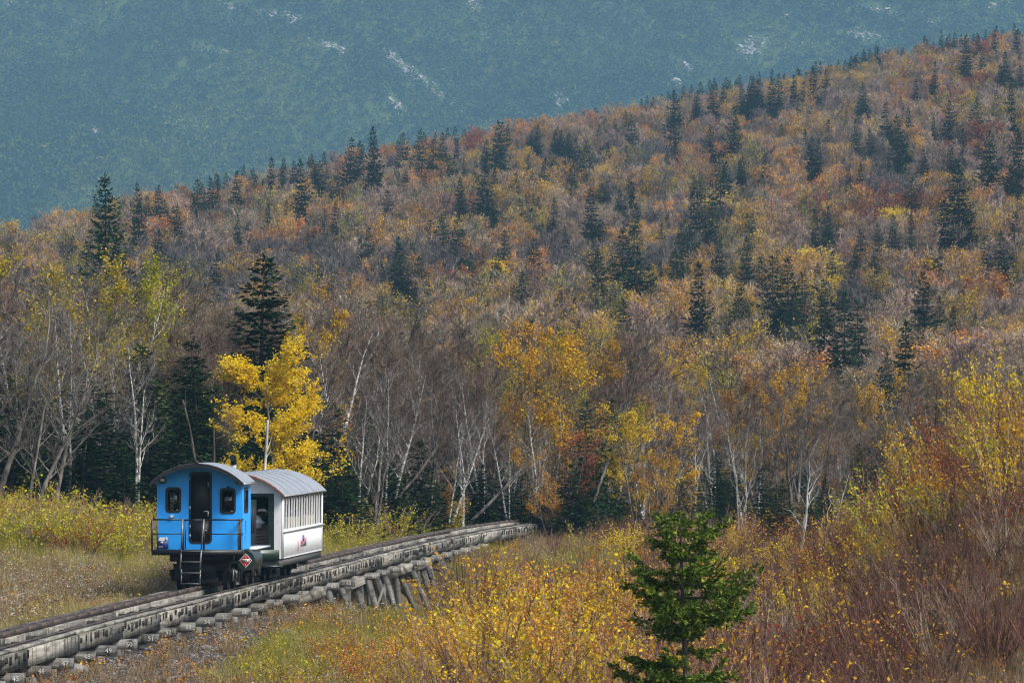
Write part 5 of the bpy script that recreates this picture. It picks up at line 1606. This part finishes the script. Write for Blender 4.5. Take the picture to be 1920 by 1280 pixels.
# right of the track and the scrub slope
D = 92.0
while D < 262:
    px0 = 960 + FPX * (float(Xc(D)) + 1.9) / D
    px = max(px0, 560 if D < 150 else px0) + 30 * rng.random()
    while px < 1950:
        X = (px - 960) / FPX * D; dx = X - float(Xc(D))
        dens = 1.0 if px > 850 else .9 if px > 640 else .55
        if D < 166 and dx < 3.5: dens *= .12
        if 166 <= D < 212 and dx < 3.6: dens *= .25
        if D < 160 and px < 760: dens *= .8
        if rng.random() < dens:
            base = 1.6 if px > 1150 else 1.75 if (px > 830 and D < 168) else 1.1
            if D > 195 and px < 1150: base = 1.0
            if dx < 5: base = min(base, .75 if D < 200 else 1.0)
            hm = base * (.42 + 1.05 * rng.random() ** 1.5)
            if 480 < px < 840 and D > 140 and dx < 7.5: hm *= .5
            try_add(X, D + rng.normal() * 1.0, hm)
        px += (.62 + .5 * rng.random()) * FPX / D * (1.0 if D < 190 else 1.15)
    D += 2.3 if D < 170 else 3.2
for px, D, hm, kd in ((1180, 160, 3.2, 'orange'), (1168, 156, 2.5, 'orange'), (1205, 158, 2.4, 'bright'), (1060, 150, 2.3, 'orange'), (1020, 146, 2.4, 'orange'), (975, 142, 2.2, 'bright'), (1100, 138, 2.1, 'orange'), (940, 136, 2.0, 'orange'), (1140, 132, 2.2, 'bright'), (1000, 130, 2.0, 'bright'), (1075, 126, 2.0, 'orange'), (1120, 120, 1.9, 'bright'), (905, 150, 1.8, 'bright'), (880, 132, 1.7, 'orange'), (1040, 118, 1.8, 'bright'), (1765, 150, 2.5, 'red'), (1735, 152, 2.3, 'red'), (1795, 149, 2.3, 'red'), (1105, 228, 2.0, 'lime'), (1510, 148, 2.3, 'bright'), (1560, 144, 2.2, 'yellow'), (1620, 150, 2.5, 'yellow'), (1700, 160, 2.4, 'yellow'), (1850, 165, 2.8, 'bright'), (1880, 140, 2.4, 'yellow'), (1450, 142, 1.9, 'brown'), (1400, 150, 2.0, 'brown'), (1340, 155, 2.0, 'bare'), (1290, 165, 2.2, 'bare')):
    put_shrub(kd, (px - 960) / FPX * D, D, hm, .62)
print('shrub candidates', len(cands))
# the largest in the picture are things of their own, the rest is thicket
sizes = [(h / D) * (1.0 + .25 * rng.random()) for X, D, h in cands]
order = np.argsort(sizes)[::-1]
quota = 0
for j, i in enumerate(order):
    X, D, hm = cands[i]
    kd = kind_at(X, D)
    px = float(px_of(X, D))
    py = 640 - FPX * (float(G(X, D)) + hm * .7) / D
    if quota < 255 and 10 < px < 1910 and py < 1270 and (rng.random() < .6 or X - float(Xc(D)) < 0):
        put_shrub(kd, X, D, hm, .85 + .4 * rng.random()); quota += 1
    else:
        thick[kd].append((X, D, hm))
TL_ = {'fleck': 'maroon stems flecked with yellow leaves filling the slope', 'yellow': 'golden leafy thicket filling the scrub between the shrubs', 'bright': 'bright yellow sapling leaves filling the scrub', 'orange': 'orange leafy undergrowth filling the scrub', 'lime': 'yellow-green undergrowth along the meadow and line', 'bare': 'maroon leafless stems filling the scrubby slope', 'brown': 'brown twiggy thicket filling the scrubby slope', 'red': 'red undergrowth specks in the scrub', 'green': 'green undergrowth below the trestle'}
for kd, L_ in thick.items():
    if not L_: continue
    a = np.array(L_)
    ms = []
    for ps in shrub[kd]:
        # stems and leaves together as one sample
        if len(ps) == 1: ms.append(ps[0][1]); continue
        parts = []; mats = []
        for nm, me in ps:
            V = np.zeros(len(me.vertices) * 3, np.float32); me.vertices.foreach_get('co', V); V = V.reshape(-1, 3)
            tot = np.zeros(len(me.polygons), np.int32); me.polygons.foreach_get('loop_total', tot)
            vi = np.zeros(len(me.loops), np.int32); me.loops.foreach_get('vertex_index', vi)
            st = np.zeros(len(me.polygons), np.int32); me.polygons.foreach_get('loop_start', st)
            for kk in (3, 4):
                f = np.nonzero(tot == kk)[0]
                if len(f): parts.append((V, vi[st[f][:, None] + np.arange(kk)[None, :]], len(mats)))
            mats.append(me.materials[0])
        ms.append(mesh_from('thicket', parts, mats))
    P = np.stack([a[:, 0], a[:, 1], G(a[:, 0], a[:, 1]) - .03], 1)
    scatter('thicket', TL_[kd], 'thicket', Wn(P), rng.random(len(a)) * 6.28, a[:, 2] / 2, rng.integers(0, len(ms), len(a)), ms)

# ------------------------------------------------------------------ grass and weeds
def tuft_set(seed, n, H, R, gm, heads=0, hm='fluff', hs=.03, w=.012, nv=4):
    out = []
    for i in range(nv):
        b, h = tuft_parts(R_(seed + i), n, H, R, w, heads, hs)
        out.append(meshp('tuft', (b, gm), (h, hm)))
    return out
grasses = {'straw': tuft_set(1000, 46, .55, .22, 'straw'), 'ggrass': tuft_set(1010, 46, .6, .24, 'ggrass', 10, 'ygreen', .05), 'brownweed': tuft_set(1020, 40, .5, .24, 'brownweed', 14, 'russet', .04), 'fluff': tuft_set(1030, 36, .62, .2, 'brownweed', 26, 'fluff', .035), 'redweed': tuft_set(1040, 36, .35, .25, 'brownweed', 46, 'orange', .05)}
gp = {k: [] for k in grasses}
n = 0
def area_pts(N, lo, hi, cond):
    D = lo + (hi - lo) * rng.random(N); px = -40 + 2000 * rng.random(N)
    X = (px - 960) / FPX * D; dx = X - Xc(D)
    k = cond(X, D, px, dx)
    return X[k], D[k]
# picture-uniform sampling thins out with distance, so weigh by distance
X, D = area_pts(52000, 112, 262, lambda X, D, px, dx: (dx < -1.25) & (px < 1060) & (D < np.where(px < 330, 212, 262)))
nn = fbm(X * .3, D * .09, 91); uu = rng.random(len(X))
py = 640 - FPX * G(X, D) / D
kk = np.where(py < 1045, np.where(uu < .7, 'ggrass', 'straw'), np.where(nn > .5, np.where(uu < .8, 'straw', 'ggrass'), np.where(uu < .34, 'brownweed', np.where(uu < .6, 'fluff', np.where(uu < .88, 'straw', np.where(uu < .93, 'ggrass', 'redweed'))))))
sel = rng.random(len(X)) < .75
for k in grasses: gp[k].append(np.stack([X, D], 1)[(kk == k) & sel])
X, D = area_pts(60000, 100, 265, lambda X, D, px, dx: (dx > 1.3) & (px < 1960))
nn = fbm(X * .35, D * .1, 95); uu = rng.random(len(X))
dx = X - Xc(D)
gravel = (D < 168) & (dx < 3.6 + np.clip((150 - D) * .06, -2, 2.5))
sel = rng.random(len(X)) < np.where(gravel, .09, .5)
px_ = px_of(X, D)
slope = px_ > 1180
sel &= (rng.random(len(X)) < np.where(slope, .6, 1))
kk = np.where(slope | gravel, np.where(uu < .75, 'brownweed', 'redweed'), np.where(nn > .58, np.where(uu < .5, 'ggrass', 'straw'), np.where(uu < .4, 'brownweed', np.where(uu < .62, 'straw', np.where(uu < .78, 'redweed', np.where(uu < .9, 'ggrass', 'fluff'))))))
for k in grasses: gp[k].append(np.stack([X, D], 1)[(kk == k) & sel])
GLAB = {'straw': ('grass', 'straw-coloured dry grass in the meadow and under the shrubs'), 'ggrass': ('grass', 'yellow-green tall grass in the meadow behind the line'), 'brownweed': ('weeds', 'brown withered weeds beside the line'), 'fluff': ('weeds', 'weeds with white seed fluff in the meadow'), 'redweed': ('ground_cover', 'rusty orange ground cover beside the trestle')}
for k in grasses:
    a = np.concatenate(gp[k])
    P = np.stack([a[:, 0], a[:, 1], G(a[:, 0], a[:, 1]) - .02], 1)
    scatter(GLAB[k][0], GLAB[k][1], GLAB[k][0].replace('_', ' '), Wn(P), rng.random(len(a)) * 6.28, .55 + .7 * rng.random(len(a)), rng.integers(0, 4, len(a)), grasses[k], .15)
    n += len(a)
print('tufts', n)

# ------------------------------------------------------------------ stones, boulders, logs
peb = [rock_mesh(R_(1100 + i), 'pebble', .6, 1, 'rock') for i in range(3)]
X, D = area_pts(60000, 108, 170, lambda X, D, px, dx: (dx > 1.0) & (dx < 6.2) & (px < 760))
X, D = X[:9000], D[:9000]
P = np.stack([X, D, G(X, D)], 1)
scatter('gravel', 'dark cinder gravel spilling from the line beside the trestle', 'gravel', Wn(P), rng.random(len(X)) * 6.28, .02 + .05 * rng.random(len(X)) ** 3, rng.integers(0, 3, len(X)), peb, .4)
def ground_at(px, y, lo=100, hi=260):
    ds = np.linspace(lo, hi, 400); X = (px - 960) / FPX * ds
    yy = 640 - FPX * G(X, ds) / ds
    i = int(np.argmin(np.abs(yy - y)))
    return X[i], ds[i]
for px, y, s, lb in ((146, 1262, .17, 'large round grey boulder lying below the trestle caps'), (538, 1192, .13, 'pale boulder in the orange weeds below the trestle'), (418, 1203, .09, 'small whitish stone on the gravel by the line'), (452, 1200, .07, 'small pale stone beside the whitish one'), (238, 1222, .09, 'light flat stone on the gravel under the caps'), (385, 1216, .08, 'grey stone on the gravel, middle of the bank'), (505, 1235, .09, 'grey stone at the edge of the weeds'), (300, 1205, .07, 'little pale stone beside a timber block')):
    X, D = ground_at(px, y)
    o = new_obj('boulder', rock_mesh(rng, 'boulder', .7, 2, 'rock', .14))
    q = s * D / 95
    o.location = W(X, D, float(G(X, D)) + q * .2); o.scale = (q * 1.3, q, q * 1.1); o.rotation_euler = (0, 0, rng.random() * 6)
    tag(o, lb, 'boulder')
def log(px0, y0, px1, y1, r0, lift, lb, nm='log'):
    a = ground_at(px0, y0); b = ground_at(px1, y1)
    A = np.array([a[0], a[1], float(G(*a)) + lift]); Bq = np.array([b[0], a[1] + (b[1] - a[1]) * .4, float(G(b[0], a[1] + (b[1] - a[1]) * .4)) + lift])
    m_ = (A + Bq) / 2; K = 6; t = np.linspace(0, 1, K)
    P = A + (Bq - A) * t[:, None] - m_; P[1:-1] += rng.normal(size=(K - 2, 3)) * .04
    wd = [tube(P, r0 * (1 - .5 * t), 8)]
    for k in range(3):
        p = P[2 + k % 3]; d = rng.normal(size=3) * .3 + [0, 0, .15]
        wd.append(tube([p, p + d * .6, p + d], [r0 * .4, r0 * .25, r0 * .1], 5))
    o = new_obj(nm, meshp(nm, (wd, 'bark'))); o.rotation_euler = (PITCH, 0, 0)
    o.location = W(*m_)
    tag(o, lb, 'log')
log(965, 1105, 1050, 1130, .06, .5, 'grey fallen branch lying in the yellow scrub near the track end')
log(1005, 1190, 1085, 1215, .06, .55, 'grey broken branch lying among the orange saplings')
log(905, 1112, 935, 1118, .04, .4, 'short pale stick in the brown scrub')
log(598, 1178, 660, 1205, .05, .15, 'thin pale pole lying below the trestle posts')

# ------------------------------------------------------------------ haze
hb = mesh_from('haze', [box(0, 2000, 330, 1500, 4700, 720)], [])
hz_o = new_obj('haze', hb)
mh, nth, outh = mat('mountain_haze')
pv = nth.nodes.new('ShaderNodeVolumePrincipled')
pv.inputs['Color'].default_value = (.36, .70, 1.0, 1)
pv.inputs['Density'].default_value = 1.15e-4
pv.inputs['Anisotropy'].default_value = 0.0
nth.links.new(pv.outputs[0], outh.inputs['Volume'])
hb.materials.append(mh)
tag(hz_o, 'thin blue mountain haze between the hillside and the far mountain', 'haze', kind='stuff')
write_labels()
